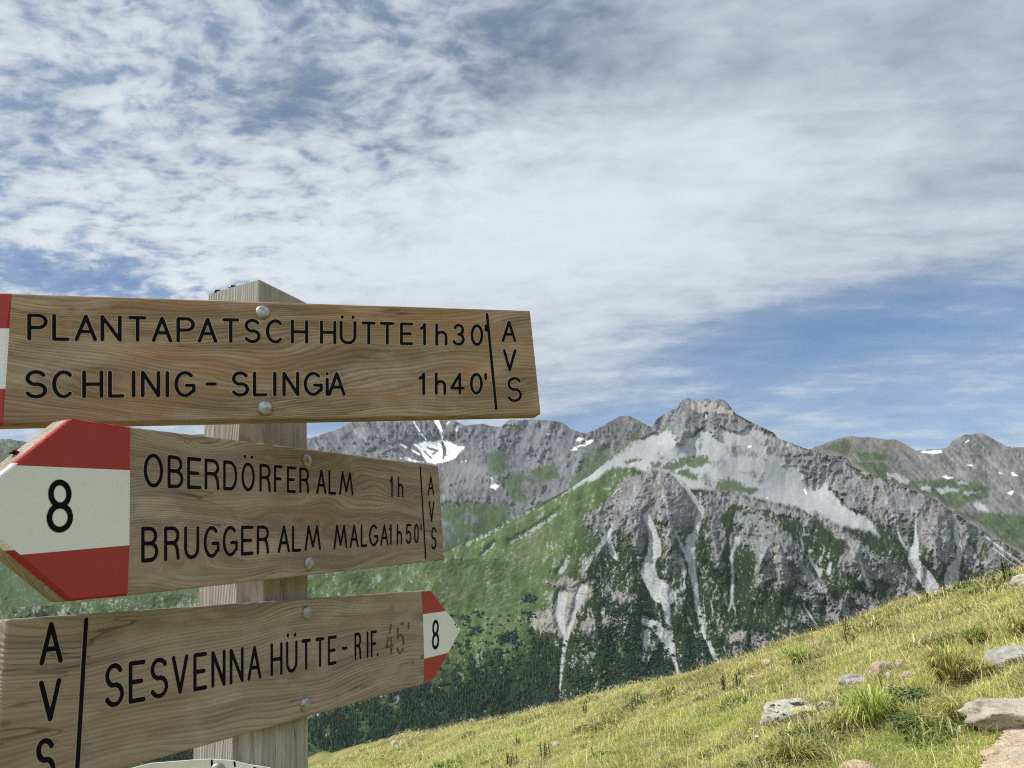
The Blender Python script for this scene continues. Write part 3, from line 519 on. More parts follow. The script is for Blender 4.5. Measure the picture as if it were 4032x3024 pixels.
# ------------------------------------------------------------------ signpost
def plane_n(p, q):
    K = lambda p: np.array([(p[0] - CX) / F, -(p[1] - CY) / F, -1.0]); n = np.cross(K(p), K(q)); return n / np.linalg.norm(n)
class Board:
    """a flat plank: its axes come from the directions of its long and short edges"""
    def __init__(s, top, bot, vert, anchor, depth):
        d1 = np.cross(plane_n(*top), plane_n(*bot)); d1 /= np.linalg.norm(d1)
        if d1[0] < 0: d1 = -d1
        d2 = np.zeros(3)
        for v in vert:
            e = np.cross(plane_n(*v), d1); e /= np.linalg.norm(e); d2 += e if e[1] > 0 else -e
        d2 -= d1 * d2.dot(d1); d2 /= np.linalg.norm(d2)
        s.d1, s.d2, s.n = d1, d2, np.cross(d1, d2)
        s.O = np.array([(anchor[0] - CX) / F, -(anchor[1] - CY) / F, -1.0]) * depth
        m = Matrix.Identity(4)
        for k, ax in enumerate((s.d1, s.d2, s.n)):
            wv = M3 @ ax
            for i in range(3): m[i][k] = wv[i]
        o = EYE + M3 @ s.O
        for i in range(3): m[i][3] = o[i]
        s.mat = m
    def ab(s, u, v):
        d = np.array([(u - CX) / F, -(v - CY) / F, -1.0]); k = s.O.dot(s.n) / d.dot(s.n); q = d * k - s.O
        return q.dot(s.d1), q.dot(s.d2)

POST_UP = np.array([-0.0766, 0.959, -0.272]); POST_UP /= np.linalg.norm(POST_UP)
B1 = Board(((50, 1154), (2088, 1222)), ((0, 1671), (2131, 1631)), [((2088, 1222), (2131, 1631)), ((48, 1152), (12, 1680)), ((1917, 1234), (1953, 1611))], (1037, 1420), 0.925)
B2 = Board(((512, 1680), (1727, 1833)), ((501, 2346), (1750, 2204)), [((1727, 1833), (1750, 2204)), ((512, 1680), (501, 2346)), ((1654, 1840), (1675, 2201))], (1210, 2016), 1.003)
B3 = Board(((29, 2438), (1660, 2325)), ((900, 2910), (1668, 2693)), [((1659, 2327), (1669, 2693)), ((338, 2438), (304, 3024))], (1202, 2592), 1.003)
dR = B3.d1 + B2.d1; dR -= POST_UP * dR.dot(POST_UP); dR /= np.linalg.norm(dR)       # along the right face, away from the viewer
dL = np.cross(POST_UP, dR); dL = dL if dL[0] < 0 else -dL                              # along the left face, away from the viewer
C0 = np.array([(1003 - CX) / F, -(2340 - CY) / F, -1.0]) * 0.96                       # near corner of the post
def height_at(v):
    lo, hi = -2.5, 2.5
    for _ in range(60):
        mid = (lo + hi) / 2; q = C0 + POST_UP * mid; vv = CY + F * q[1] / q[2] * 1.0
        if CY - F * q[1] / -q[2] > v: lo = mid
        else: hi = mid
    return lo
ztop = height_at(1100); znot = height_at(1560)
foot = EYE + M3 @ C0; ups = M3 @ POST_UP
gzp = float(ground_z(foot[0], foot[1])); zbot = (gzp - 0.35 - foot[2]) / ups[2]
base = EYE + M3 @ (C0 + POST_UP * ((gzp - foot[2]) / ups[2]) + (dL + dR) * 0.05)

sign = bpy.data.objects.new('signpost', None); COL.objects.link(sign); sign.location = base; sign.empty_display_size = 0.2
tag(sign, 'weathered wooden trail signpost carrying three lettered arrow boards at left', 'signpost')
bpy.context.view_layer.update()
inv = Matrix.Translation(Vector(tuple(-base)))

def wood_material(name, c_dark, c_mid, c_warm, grain=70.0, axis=0, warm=0.5, knots=(), wave=1.0, seed=0.0, B=None, px=None):
    m, t, b = principled(name, 0.82, 0.18)
    oc = t.new('ShaderNodeTexCoord').outputs['Object']
    if axis == 2: oc = t.new('ShaderNodeMapping', {'Vector': oc, 'Rotation': (0, R(90), 0)}).outputs[0]
    oc = t.vm('ADD', oc, (seed, seed * 0.37, seed * 0.11))
    lw = t.noise(t.scale(oc, (2.6, 9.0, 9.0)), 1.0, 2, 0.4, out='Color')
    off = t.new('ShaderNodeVectorMath', {0: t.vm('MULTIPLY', t.vm('SUBTRACT', lw, (0.5, 0.5, 0.5)), (0.0, 0.13 * wave, 0.05 * wave)), 'Scale': 1.0}, operation='SCALE').outputs[0]
    p = t.vm('ADD', oc, off)
    kcol = None
    for (ka, kb, kr) in knots:
        dv = t.vm('MULTIPLY', t.vm('SUBTRACT', oc, (ka + seed, kb + seed * 0.37, seed * 0.11)), (1.0, 1.5, 0.0))
        dist = t.new('ShaderNodeVectorMath', {0: dv}, operation='LENGTH').outputs['Value']
        fall = t.m('EXPONENT', t.m('MULTIPLY', t.m('POWER', t.m('DIVIDE', dist, kr * 2.6), 2.0), -1.0))
        sg = t.m('SIGN', t.new('ShaderNodeSeparateXYZ', {0: dv}).outputs[1])
        p = t.vm('ADD', p, t.new('ShaderNodeCombineXYZ', {1: t.m('MULTIPLY', t.m('MULTIPLY', fall, sg), kr * 0.9)}).outputs[0])
        kk = t.ss(dist, kr * 1.05, kr * 0.75); kr_ = t.ss(t.m('ABSOLUTE', t.m('SUBTRACT', dist, kr)), kr * 0.3, 0.0)
        kcol = (kk, kr_, kcol)
    g1 = t.noise(t.scale(p, (1.6, grain, grain)), 1.0, 4, 0.6)
    g2 = t.noise(t.scale(p, (9.0, grain * 5.5, grain * 5.5)), 1.0, 3, 0.6)
    rings = t.new('ShaderNodeTexWave', {'Vector': t.scale(p, (0.35, 1.0, 1.0)), 'Scale': grain * 1.12, 'Distortion': 4.5, 'Detail': 2.0, 'Detail Scale': 0.16, 'Detail Roughness': 0.5}, wave_type='BANDS', bands_direction='Y', wave_profile='SIN').outputs['Fac']
    big = t.noise(t.scale(oc, (4.0, 14.0, 14.0)), 1.0, 4, 0.55)
    c = t.mix(t.ss(g1, 0.32, 0.68), c_dark, c_mid)
    c = t.mix(t.m('MULTIPLY', t.ss(rings, 0.70, 1.0), t.ss(big, 0.3, 0.6, 0.75, 0.35)), c, tuple(x * 0.60 for x in c_dark))
    c = t.mix(t.m('MULTIPLY', t.ss(big, 0.48, 0.66), warm), c, c_warm)
    c = t.mix(t.m('MULTIPLY', t.ss(t.noise(t.scale(oc, (7.0, 20.0, 20.0)), 1.3, 4), 0.56, 0.72), 0.45), c, tuple(min(1, x * 1.35) for x in c_mid))
    c = t.mix(t.m('MULTIPLY', t.ss(g2, 0.5, 0.72), 0.38), c, tuple(x * 0.5 for x in c_dark))
    ck = t.noise(t.vm('ADD', t.scale(p, (2.4, 34.0, 34.0)), (4.0, 2.0, 1.0)), 1.0, 3, 0.5)
    c = t.mix(t.m('MULTIPLY', t.ss(t.m('ABSOLUTE', t.m('SUBTRACT', ck, 0.5)), 0.010, 0.002), t.ss(t.noise(t.scale(oc, (5, 9, 9)), 1.0, 2), 0.5, 0.6, 0.0, 0.55)), c, (0.045, 0.035, 0.028))
    c = t.mix(t.m('MULTIPLY', t.ss(t.noise(t.vm('ADD', t.scale(oc, (9, 16, 16)), (7.0, 1.0, 3.0)), 1.0, 6, 0.65), 0.50, 0.68), 0.5), c, (0.36, 0.315, 0.27))
    while kcol:
        kk, kr_, nxt = kcol
        c = t.mix(t.m('MULTIPLY', kk, 0.7), c, tuple(x * 1.1 for x in c_warm)); c = t.mix(t.m('MULTIPLY', kr_, 0.8), c, tuple(x * 0.45 for x in c_warm)); kcol = nxt
    if B is not None:                                   # the tip's red and white paint runs round the rounded edges
        raw = t.new('ShaderNodeTexCoord').outputs['Object']; sp_ = t.new('ShaderNodeSeparateXYZ', {0: raw}).outputs
        jit_ = t.m('MULTIPLY', t.m('SUBTRACT', t.noise(t.scale(raw, (260, 260, 60)), 1.0, 2), 0.5), 0.007)
        lo_, hi_ = PAINT[B]['a0'], PAINT[B]['white']
        onp = t.m('MULTIPLY', t.m('LESS_THAN', sp_[0], lo_), t.m('GREATER_THAN', t.m('ADD', sp_[2], jit_), PAINT[B]['deep']))
        wm = t.m('MULTIPLY', t.m('LESS_THAN', sp_[1], hi_[1]), t.m('GREATER_THAN', sp_[1], hi_[0]))
        c = t.mix(onp, c, t.mix(wm, (0.31, 0.029, 0.027), (0.645, 0.675, 0.695)))
    t.l.new(c, b.inputs['Base Color'])
    hgt = t.m('ADD', t.m('MULTIPLY', g2, 0.5), t.m('SUBTRACT', g1, t.m('MULTIPLY', rings, 0.6)))
    bump(t, b, hgt, 0.45, 0.0016)
    return m
def paint_material(name, colr, dirt, rough=0.55):
    m, t, b = principled(name, rough, 0.35)
    oc = t.new('ShaderNodeTexCoord').outputs['Object']
    c = t.mix(t.m('MULTIPLY', t.ss(t.noise(oc, 16, 6, 0.65), 0.5, 0.8), 0.35), colr, dirt)
    c = t.mix(t.m('MULTIPLY', t.ss(t.noise(t.scale(oc, (30, 160, 30)), 1.0, 3), 0.62, 0.8), 0.25), c, dirt)
    c = t.mix(t.ss(t.noise(oc, 130, 3), 0.73, 0.78, 0.0, 0.5), c, tuple(x * 0.4 for x in dirt))
    t.l.new(c, b.inputs['Base Color']); bump(t, b, t.noise(t.scale(oc, (20, 260, 60)), 1.0, 3), 0.12, 0.001)
    return m
RED = paint_material('red_paint', (0.31, 0.029, 0.027), (0.22, 0.045, 0.042))
WHITE = paint_material('white_paint', (0.645, 0.675, 0.695), (0.55, 0.55, 0.53))
INK, t, b = principled('black_routed_paint', 0.9, 0.03); b.inputs['Base Color'].default_value = (0.008, 0.008, 0.012, 1)
FADED, t, b = principled('worn_black_paint', 0.8, 0.1)
oc = t.new('ShaderNodeTexCoord').outputs['Object']
t.l.new(t.mix(t.ss(t.noise(oc, 300, 3), 0.4, 0.6), (0.05, 0.045, 0.045), (0.16, 0.13, 0.10)), b.inputs['Base Color'])
ZINC, t, b = principled('zinc_bolt_metal', 0.38, 0.5); b.inputs['Metallic'].default_value = 0.9
oc = t.new('ShaderNodeTexCoord').outputs['Object']
c = t.mix(t.ss(t.noise(oc, 150, 5), 0.4, 0.7), (0.40, 0.41, 0.42), (0.20, 0.19, 0.175)); t.l.new(c, b.inputs['Base Color'])
t.l.new(t.ss(t.noise(oc, 220, 4), 0.3, 0.7, 0.45, 0.75), b.inputs['Roughness'])

PAINT = {B1: dict(a0=B1.ab(30, 1400)[0], white=(B1.ab(20, 1531)[1], B1.ab(24, 1293)[1]), deep=-0.006),
         B2: dict(a0=B2.ab(510, 1850)[0], white=(B2.ab(509, 2147)[1], B2.ab(511, 1851)[1]), deep=-0.006)}
W1 = wood_material('oiled_board_wood', (0.200, 0.136, 0.088), (0.345, 0.258, 0.182), (0.310, 0.168, 0.076), 62, 0, 0.75, knots=((0.1765, 0.0350, 0.004),), wave=1.5, seed=1.3, B=B1, px=((30, 1400), None))
W2 = wood_material('knotty_board_wood', (0.212, 0.168, 0.138), (0.345, 0.292, 0.250), (0.290, 0.180, 0.105), 66, 0, 0.5, knots=((*B2.ab(738, 1736), 0.004), (*B2.ab(1170, 1990), 0.003)), wave=1.7, seed=4.1, B=B2, px=((511, 1851), None))
W3 = wood_material('grey_board_wood', (0.208, 0.170, 0.140), (0.328, 0.282, 0.240), (0.270, 0.190, 0.122), 62, 0, 0.4, knots=((*B3.ab(1544, 2393), 0.006),), wave=0.75, seed=7.7)
WP = wood_material('silvered_post_wood', (0.27, 0.253, 0.232), (0.39, 0.372, 0.348), (0.29, 0.25, 0.20), 150, 2, 0.25, wave=0.3, seed=2.2)

def slab(name, outline, z0, z1, mat, parent, side_mat=None):
    """prism in a board's own frame; outline counter-clockwise seen from the front"""
    n = len(outline); v = [(a, b_, z1) for a, b_ in outline] + [(a, b_, z0) for a, b_ in outline]
    f = [list(range(n)), list(range(2 * n - 1, n - 1, -1))] + [[i, n + i, n + (i + 1) % n, (i + 1) % n] for i in range(n)]
    mats = [mat] + ([side_mat] if side_mat else [])
    return mesh_np(name, np.array(v), f, mats, parent, matidx=([0, 0] + [1] * n) if side_mat else None)
def bevel(o, wd, seg=2):
    md = o.modifiers.new('rounded_edges', 'BEVEL'); md.width = wd; md.segments = seg; md.limit_method = 'ANGLE'; md.angle_limit = R(25); return o

def arc(cx, cy, rx, ry, a0, a1, n=18): return [(cx + rx * math.cos(R(a0 + (a1 - a0) * i / n)), cy + ry * math.sin(R(a0 + (a1 - a0) * i / n))) for i in range(n + 1)]
GL = {
 'A': [[(0, 0), (.5, 1), (1, 0)], [(.18, .34), (.82, .34)]], 'V': [[(0, 1), (.5, 0), (1, 1)]], 'L': [[(0, 1), (0, 0), (1, 0)]], 'I': [[(.5, 0), (.5, 1)]], 'T': [[(0, 1), (1, 1)], [(.5, 1), (.5, 0)]],
 'H': [[(0, 0), (0, 1)], [(1, 0), (1, 1)], [(0, .5), (1, .5)]], 'N': [[(0, 0), (0, 1), (1, 0), (1, 1)]], 'E': [[(1, 1), (0, 1), (0, 0), (1, 0)], [(0, .5), (.85, .5)]], 'F': [[(1, 1), (0, 1), (0, 0)], [(0, .5), (.85, .5)]],
 'M': [[(0, 0), (.2, 1), (.5, .12), (.8, 1), (1, 0)]], 'U': [[(0, 1), (0, .32)] + arc(.5, .32, .5, .32, 180, 360) + [(1, 1)]], 'O': [arc(.5, .5, .5, .5, 0, 360, 32)], '0': [arc(.5, .5, .5, .5, 0, 360, 32)],
 'C': [arc(.5, .5, .5, .5, 48, 312, 28)], 'G': [arc(.5, .5, .5, .5, 48, 318, 28) + [(1, .2), (1, .44), (.58, .44)]], 'S': [arc(.5, .745, .46, .255, 28, 262) + arc(.5, .255, .5, .255, 82, -155)],
 'P': [[(0, 0), (0, 1), (.5, 1)] + arc(.55, .74, .45, .26, 90, -90) + [(0, .48)]], 'R': [[(0, 0), (0, 1), (.5, 1)] + arc(.55, .76, .43, .24, 90, -90) + [(0, .52)], [(.55, .52), (.8, .46), (.93, .3), (1, 0)]],
 'B': [[(.5, .53), (0, .53), (0, 1), (.45, 1)] + arc(.5, .765, .42, .235, 90, -90) + arc(.5, .265, .5, .265, 90, -90) + [(0, 0), (0, .53)]], 'D': [[(0, 0), (0, 1), (.45, 1)] + arc(.5, .5, .5, .5, 90, -90, 24) + [(0, 0)]],
 '-': [[(0, .5), (1, .5)]], "'": [[(.5, 1), (.5, .76)]], '.': [[(.5, 0), (.5, .03)]], 'i': [[(.5, 0), (.5, .72)], [(.5, .97), (.5, 1)]],
 '1': [[(0, .78), (.5, .84), (.8, 1), (.8, 0)]], 'h': [[(0, 1), (0, 0)], [(0, .42)] + arc(.5, .40, .5, .22, 180, 0) + [(1, 0)]], '3': [arc(.5, .76, .44, .24, 155, -90) + arc(.47, .265, .53, .265, 90, -155)],
 '4': [[(.72, 0), (.72, 1), (0, .27), (1, .27)]], '5': [[(.95, 1), (.15, 1), (.06, .52)] + arc(.48, .31, .52, .31, 140, -150)], '8': [arc(.5, .755, .43, .245, -90, 270, 30), arc(.5, .255, .5, .255, 90, 450, 30)],
}
def strokes(name, lines, wid, mat, parent, z=0.0006):
    """routed letters: flat round-ended strokes laid in the board face"""
    vs, fs = [], []; k = 0
    for pl in lines:
        for i, p in enumerate(pl):
            zz_ = z + k * 2.0e-7; k += 1; n = 12; b0 = len(vs); wj = wid * random.uniform(0.93, 1.1)
            for q in range(n): vs.append((p[0] + wj / 2 * math.cos(q * 2 * math.pi / n), p[1] + wj / 2 * math.sin(q * 2 * math.pi / n), zz_))
            fs.append(list(range(b0, b0 + n)))
            if i + 1 < len(pl):
                q_ = pl[i + 1]; dx, dy = q_[0] - p[0], q_[1] - p[1]; L = math.hypot(dx, dy)
                if L < 1e-7: continue
                ox, oy = -dy / L * wid / 2, dx / L * wid / 2; zz_ = z + k * 2.0e-7; k += 1; b0 = len(vs)
                vs += [(p[0] - ox, p[1] - oy, zz_), (q_[0] - ox, q_[1] - oy, zz_), (q_[0] + ox, q_[1] + oy, zz_), (p[0] + ox, p[1] + oy, zz_)]; fs.append([b0, b0 + 1, b0 + 2, b0 + 3])
    return mesh_np(name, np.array(vs), fs, mat, parent)
RIM, t, b = principled('cut_wood_fibre', 0.9, 0.05); b.inputs['Base Color'].default_value = (0.40, 0.335, 0.26, 1)
def text_lines(B, items, cap, bas, wid):
    """items: (character, left, right) in photo columns; cap and base: ((u, v), (u, v)) lines"""
    yl = lambda ln, u: ln[0][1] + (ln[1][1] - ln[0][1]) * (u - ln[0][0]) / (ln[1][0] - ln[0][0]); out = []
    for ch, xl, xr in items:
        key = {'Ü': 'U', 'Ö': 'O'}.get(ch, ch)
        c = [np.array(B.ab(u, yl(ln, u))) for u, ln in ((xl, bas), (xr, bas), (xr, cap), (xl, cap))]
        wv = np.linalg.norm(c[1] - c[0]); hv = np.linalg.norm(c[3] - c[0]); ix = min(wid / 2 / max(wv, 1e-6), 0.49); iy = wid / 2 / hv
        if key in "I.'i": ix = 0
        def mp(p):
            s = ix + p[0] * (1 - 2 * ix); q = iy + p[1] * (1 - 2 * iy)
            return tuple((c[0] * (1 - s) + c[1] * s) * (1 - q) + (c[3] * (1 - s) + c[2] * s) * q)
        for g in GL[key]: out.append([mp(p) for p in g])
        if ch in 'ÜÖ':
            for dx in ((.08, .86) if ch == 'Ü' else (.18, .82)): out.append([mp((dx, 1.26)), mp((dx + .01, 1.29))])
    return out
def bolt(B, u, v, parent, r=0.0088):
    a, b_ = B.ab(u, v); vs = []; fs = []; ns, nr = 24, 6
    for i in range(nr + 1):
        ph = i / nr * math.pi / 2
        for q in range(ns): vs.append((a + r * math.cos(ph) * math.cos(q * 2 * math.pi / ns), b_ + r * math.cos(ph) * math.sin(q * 2 * math.pi / ns), 0.0010 + 0.0042 * math.sin(ph)))
    for i in range(nr):
        for q in range(ns): fs.append([i * ns + q, i * ns + (q + 1) % ns, (i + 1) * ns + (q + 1) % ns, (i + 1) * ns + q])
    b0 = len(vs)
    for q in range(ns): vs.append((a + r * math.cos(q * 2 * math.pi / ns), b_ + r * math.sin(q * 2 * math.pi / ns), -0.004))
    for q in range(ns): fs.append([b0 + q, b0 + (q + 1) % ns, (q + 1) % ns, q])
    return mesh_np('bolt', np.array(vs), fs, ZINC, parent, smooth=True)
def board(B, outline_px, thick, mat, label):
    ol = [B.ab(*p) for p in outline_px]
    o = slab('sign_board', ol, -thick, 0.0, mat, sign); bevel(o, 0.0024, 3); o.matrix_local = inv @ B.mat; o['label'] = label
    return o
def band(name, B, px, mat, parent, outer=()):
    """paint coat on the face; edges listed in outer stop short of the plank's rounded rim"""
    P_ = [np.array(B.ab(*p)) for p in px]; n = len(P_); lines = []
    area = sum(P_[i][0] * P_[(i + 1) % n][1] - P_[(i + 1) % n][0] * P_[i][1] for i in range(n)); sg = 1 if area > 0 else -1
    for i in range(n):
        d = P_[(i + 1) % n] - P_[i]; d /= np.linalg.norm(d); nr = np.array([-d[1], d[0]]) * sg; lines.append((P_[i] + nr * (0.0023 if i in outer else 0.0), d))
    out = []
    for i in range(n):
        (p0, d0), (p1, d1) = lines[i - 1], lines[i]; k = np.linalg.solve(np.array([d0, -d1]).T, p1 - p0)[0]; out.append(tuple(p0 + d0 * k))
    if sg < 0: out = out[::-1]
    return slab(name, out, 0.00005, 0.00022, mat, parent)

TH = 0.026
# upper board, its arrow tip runs out of the frame at left
yt1 = lambda u: 1154 + 0.0334 * (u - 50); yb1 = lambda u: 1671 - 0.0188 * u
b1 = board(B1, [(-560, 1400), (-330, yb1(-330)), (2131, 1631), (2088, 1222), (-300, yt1(-300))], TH, W1, 'brown board pointing left, PLANTAPATSCH HÜTTE on its top line')
band('red_band', B1, [(-465, 1290), (24, 1293), (48, yt1(48)), (-300, yt1(-300))], RED, b1, (2, 3))
band('white_band', B1, [(-560, 1400), (-460, 1535), (15, 1531), (24, 1293.5), (-465, 1290.5)], WHITE, b1, (0, 4))
band('red_band', B1, [(-460, 1535.5), (-330, yb1(-330)), (11, yb1(12)), (15, 1531.5)], RED, b1, (0, 1))
L = text_lines(B1, [('P', 107, 189), ('L', 205, 276), ('A', 293, 383), ('N', 395, 480), ('T', 505, 579), ('A', 597, 679), ('P', 694, 768), ('A', 778, 856), ('T', 875, 942), ('S', 960, 1027), ('C', 1046, 1122), ('H', 1144, 1214), ('H', 1259, 1325), ('Ü', 1336, 1404), ('T', 1423, 1480), ('T', 1495, 1554), ('E', 1574, 1627), ('1', 1651, 1681), ('h', 1713, 1762), ('3', 1781, 1830), ('0', 1852, 1903), ("'", 1905, 1921)], ((107, 1234), (1900, 1277)), ((107, 1341), (1900, 1363)), 0.0042)
L += text_lines(B1, [('S', 97, 187), ('C', 205, 297), ('H', 323, 408), ('L', 425, 492), ('I', 520, 532), ('N', 554, 632), ('I', 653, 665), ('G', 686, 771), ('-', 808, 855), ('S', 910, 982), ('L', 995, 1054), ('I', 1077, 1087), ('N', 1111, 1179), ('G', 1195, 1271), ('i', 1283, 1293), ('A', 1290, 1361), ('1', 1646, 1678), ('h', 1711, 1757), ('4', 1771, 1829), ('0', 1849, 1901), ("'", 1906, 1917)], ((97, 1457), (1900, 1468)), ((97, 1570), (1900, 1554)), 0.0042)
L += [[B1.ab(1917, 1237), B1.ab(1953, 1608)]]
L += text_lines(B1, [('A', 1974, 2033)], ((1974, 1262), (2033, 1263)), ((1974, 1348), (2033, 1348)), 0.0042) + text_lines(B1, [('V', 1979, 2033)], ((1979, 1375), (2033, 1375)), ((1979, 1463), (2033, 1463)), 0.0042) + text_lines(B1, [('S', 1995, 2055)], ((1995, 1484), (2055, 1484)), ((1995, 1584), (2055, 1584)), 0.0042)
strokes('groove_rim', L, 0.0042 + 0.0013, RIM, b1, 0.00005)
strokes('lettering', L, 0.0039, INK, b1)
bolt(B1, 1034, 1231, b1); bolt(B1, 1043, 1607, b1)
# middle board, tip at left
b2 = board(B2, [(-163, 2000), (277, 2367), (501, 2346), (1750, 2204), (1727, 1833), (512, 1680), (284, 1646)], TH, W2, 'greyish knotty board pointing left, OBERDÖRFER ALM on its top line')
band('red_band', B2, [(46, 1831), (511, 1851), (512, 1680), (284, 1646)], RED, b2, (2, 3))
band('white_band', B2, [(-163, 2000), (63, 2186), (509, 2147), (511, 1851.5), (46, 1831.5)], WHITE, b2, (0, 4))
band('red_band', B2, [(63, 2186.5), (277, 2367), (501, 2346), (509, 2147.5)], RED, b2, (0, 1))
L = text_lines(B2, [('O', 564, 641), ('B', 658, 721), ('E', 735, 791), ('R', 804, 863), ('D', 877, 933), ('Ö', 949, 1002), ('R', 1020, 1065), ('F', 1077, 1112), ('E', 1128, 1164), ('R', 1177, 1216), ('A', 1244, 1284), ('L', 1292, 1323), ('M', 1334, 1390), ('1', 1533, 1547), ('h', 1565, 1587)], ((600, 1785), (1575, 1876)), ((600, 1920), (1575, 1959)), 0.0042)
L += text_lines(B2, [('B', 554, 622), ('R', 644, 706), ('U', 723, 783), ('G', 800, 863), ('G', 875, 935), ('E', 947, 997), ('R', 1009, 1058), ('A', 1092, 1140), ('L', 1148, 1185), ('M', 1198, 1262), ('M', 1312, 1366), ('A', 1375, 1411), ('L', 1419, 1445), ('G', 1452, 1488), ('A', 1496, 1528), ('1', 1530, 1542), ('h', 1561, 1582), ('5', 1596, 1619), ('0', 1629, 1648), ("'", 1653, 1660)], ((590, 2073), (1640, 2062)), ((590, 2214), (1640, 2140)), 0.0042)
L += [[B2.ab(1654, 1842), B2.ab(1675, 2199)]]
L += text_lines(B2, [('A', 1683, 1708)], ((1683, 1871), (1708, 1873)), ((1683, 1951), (1708, 1951)), 0.0042) + text_lines(B2, [('V', 1687, 1709)], ((1687, 1973), (1709, 1973)), ((1687, 2057), (1709, 2057)), 0.0042) + text_lines(B2, [('S', 1696, 1717)], ((1696, 2075), (1717, 2074)), ((1696, 2166), (1717, 2163)), 0.0042)
strokes('groove_rim', L, 0.0043 + 0.0013, RIM, b2, 0.00005)
strokes('lettering', L, 0.0040, INK, b2)
strokes('route_number', text_lines(B2, [('8', 181, 287)], ((181, 1884), (287, 1890)), ((181, 2103), (287, 2094)), 0.0058), 0.0052, INK, b2, 0.0006)
bolt(B2, 1206, 1813, b2); bolt(B2, 1215, 2220, b2)
# lower board, tip at right
yb3 = lambda u: 2693 - 0.2826 * (u - 1668)
b3 = board(B3, [(-26, yb3(-26)), (1669, 2693), (1709, 2677), (1770, 2569), (1818, 2476), (1760, 2405), (1696, 2322), (1660, 2325), (29, 2438)], TH, W3, 'pale grey board pointing right, SESVENNA HÜTTE - RIF. on it')
band('red_band', B3, [(1665, 2418), (1760, 2405), (1696, 2322), (1659, 2325)], RED, b3, (1, 2))
band('white_band', B3, [(1670, 2594), (1770, 2569), (1818, 2476), (1760, 2405.4), (1665, 2418.4)], WHITE, b3, (1, 2))
band('red_band', B3, [(1669, 2693), (1709, 2677), (1770, 2569.4), (1670, 2594.4)], RED, b3, (0, 1))
L = text_lines(B3, [('S', 409, 488), ('E', 504, 572), ('S', 588, 662), ('V', 674, 741), ('E', 759, 816), ('N', 830, 888), ('N', 902, 959), ('A', 972, 1029), ('H', 1063, 1112), ('Ü', 1124, 1171), ('T', 1185, 1223), ('T', 1241, 1277), ('E', 1289, 1325), ('-', 1345, 1368), ('R', 1394, 1422), ('I', 1441, 1451), ('F', 1458, 1483), ('.', 1480, 1492)], ((450, 2610), (1470, 2481)), ((450, 2785), (1470, 2588)), 0.0052)
L += [[B3.ab(338, 2440), B3.ab(300, 3070)]]
L += text_lines(B3, [('A', 151, 248)], ((151, 2450), (248, 2443)), ((151, 2625), (248, 2610)), 0.0056) + text_lines(B3, [('V', 149, 242)], ((149, 2678), (242, 2664)), ((149, 2848), (242, 2838)), 0.0056) + text_lines(B3, [('S', 136, 219)], ((136, 2905), (219, 2902)), ((136, 3090), (219, 3070)), 0.0056)
strokes('groove_rim', L, 0.0047 + 0.0013, RIM, b3, 0.00005)
strokes('lettering', L, 0.0044, INK, b3)
gh = text_lines(B3, [('4', 1518, 1550), ('5', 1560, 1592), ("'", 1604, 1612)], ((1518, 2456), (1612, 2446)), ((1518, 2584), (1612, 2572)), 0.0046)
broken = []
for pl in gh:
    for i in range(len(pl) - 1):
        p, q_ = np.array(pl[i]), np.array(pl[i + 1]); n_ = max(1, int(np.linalg.norm(q_ - p) / 0.006))
        for k in range(n_):
            if rng.random() < 0.72: broken.append([tuple(p + (q_ - p) * (k + .1) / n_), tuple(p + (q_ - p) * (k + .75) / n_)])
strokes('worn_lettering', broken, 0.0042, FADED, b3)
strokes('route_number', text_lines(B3, [('8', 1700, 1728)], ((1700, 2443), (1728, 2436)), ((1700, 2562), (1728, 2553)), 0.0056), 0.0056, INK, b3, 0.0006)
strokes('nail_hole', [[B3.ab(1791, 2459), B3.ab(1792, 2460)], [B3.ab(1799, 2468), B3.ab(1800, 2469)]], 0.0035, INK, b3, 0.0006)
bolt(B3, 1205, 2412, b3); bolt(B3, 1199, 2773, b3)
# post
def pp(a, c, h): return EYE + M3 @ (C0 + dL * a + dR * c + POST_UP * h) - base
Wd = 0.104; Wl = 0.092
ring_full = [(0, 0), (0, Wd), (Wd, Wd), (Wd, 0)]
vs = []; fs = []
ch = [(0.030, 0.0), (0.0, 0.016), (0, Wd), (Wl, Wd), (Wl, 0)]
for h in (zbot, znot): vs += [pp(a, c, h) for a, c in ch]
vs += [pp(a, c, znot + 0.012) for a, c in ((0.001, 0), (0, .001), (0, Wd), (Wl, Wd), (Wl, 0))]
vs += [pp(a, c, ztop) for a, c in ((0.001, 0), (0, .001), (0, Wd), (Wl, Wd), (Wl, 0))]
for k in range(3): fs += [[k * 5 + i, k * 5 + (i + 1) % 5, k * 5 + 5 + (i + 1) % 5, k * 5 + 5 + i] for i in range(5)]
fs += [[15, 16, 17, 18, 19], [4, 3, 2, 1, 0]]
post = mesh_np('post', np.array(vs), fs, WP, sign); bevel(post, 0.0015)
lich, t, b = principled('rusty_lichen', 0.9, 0.1); oc = t.new('ShaderNodeTexCoord').outputs['Object']
t.l.new(t.mix(t.noise(oc, 300, 3), (0.10, 0.018, 0.014), (0.03, 0.014, 0.012)), b.inputs['Base Color'])
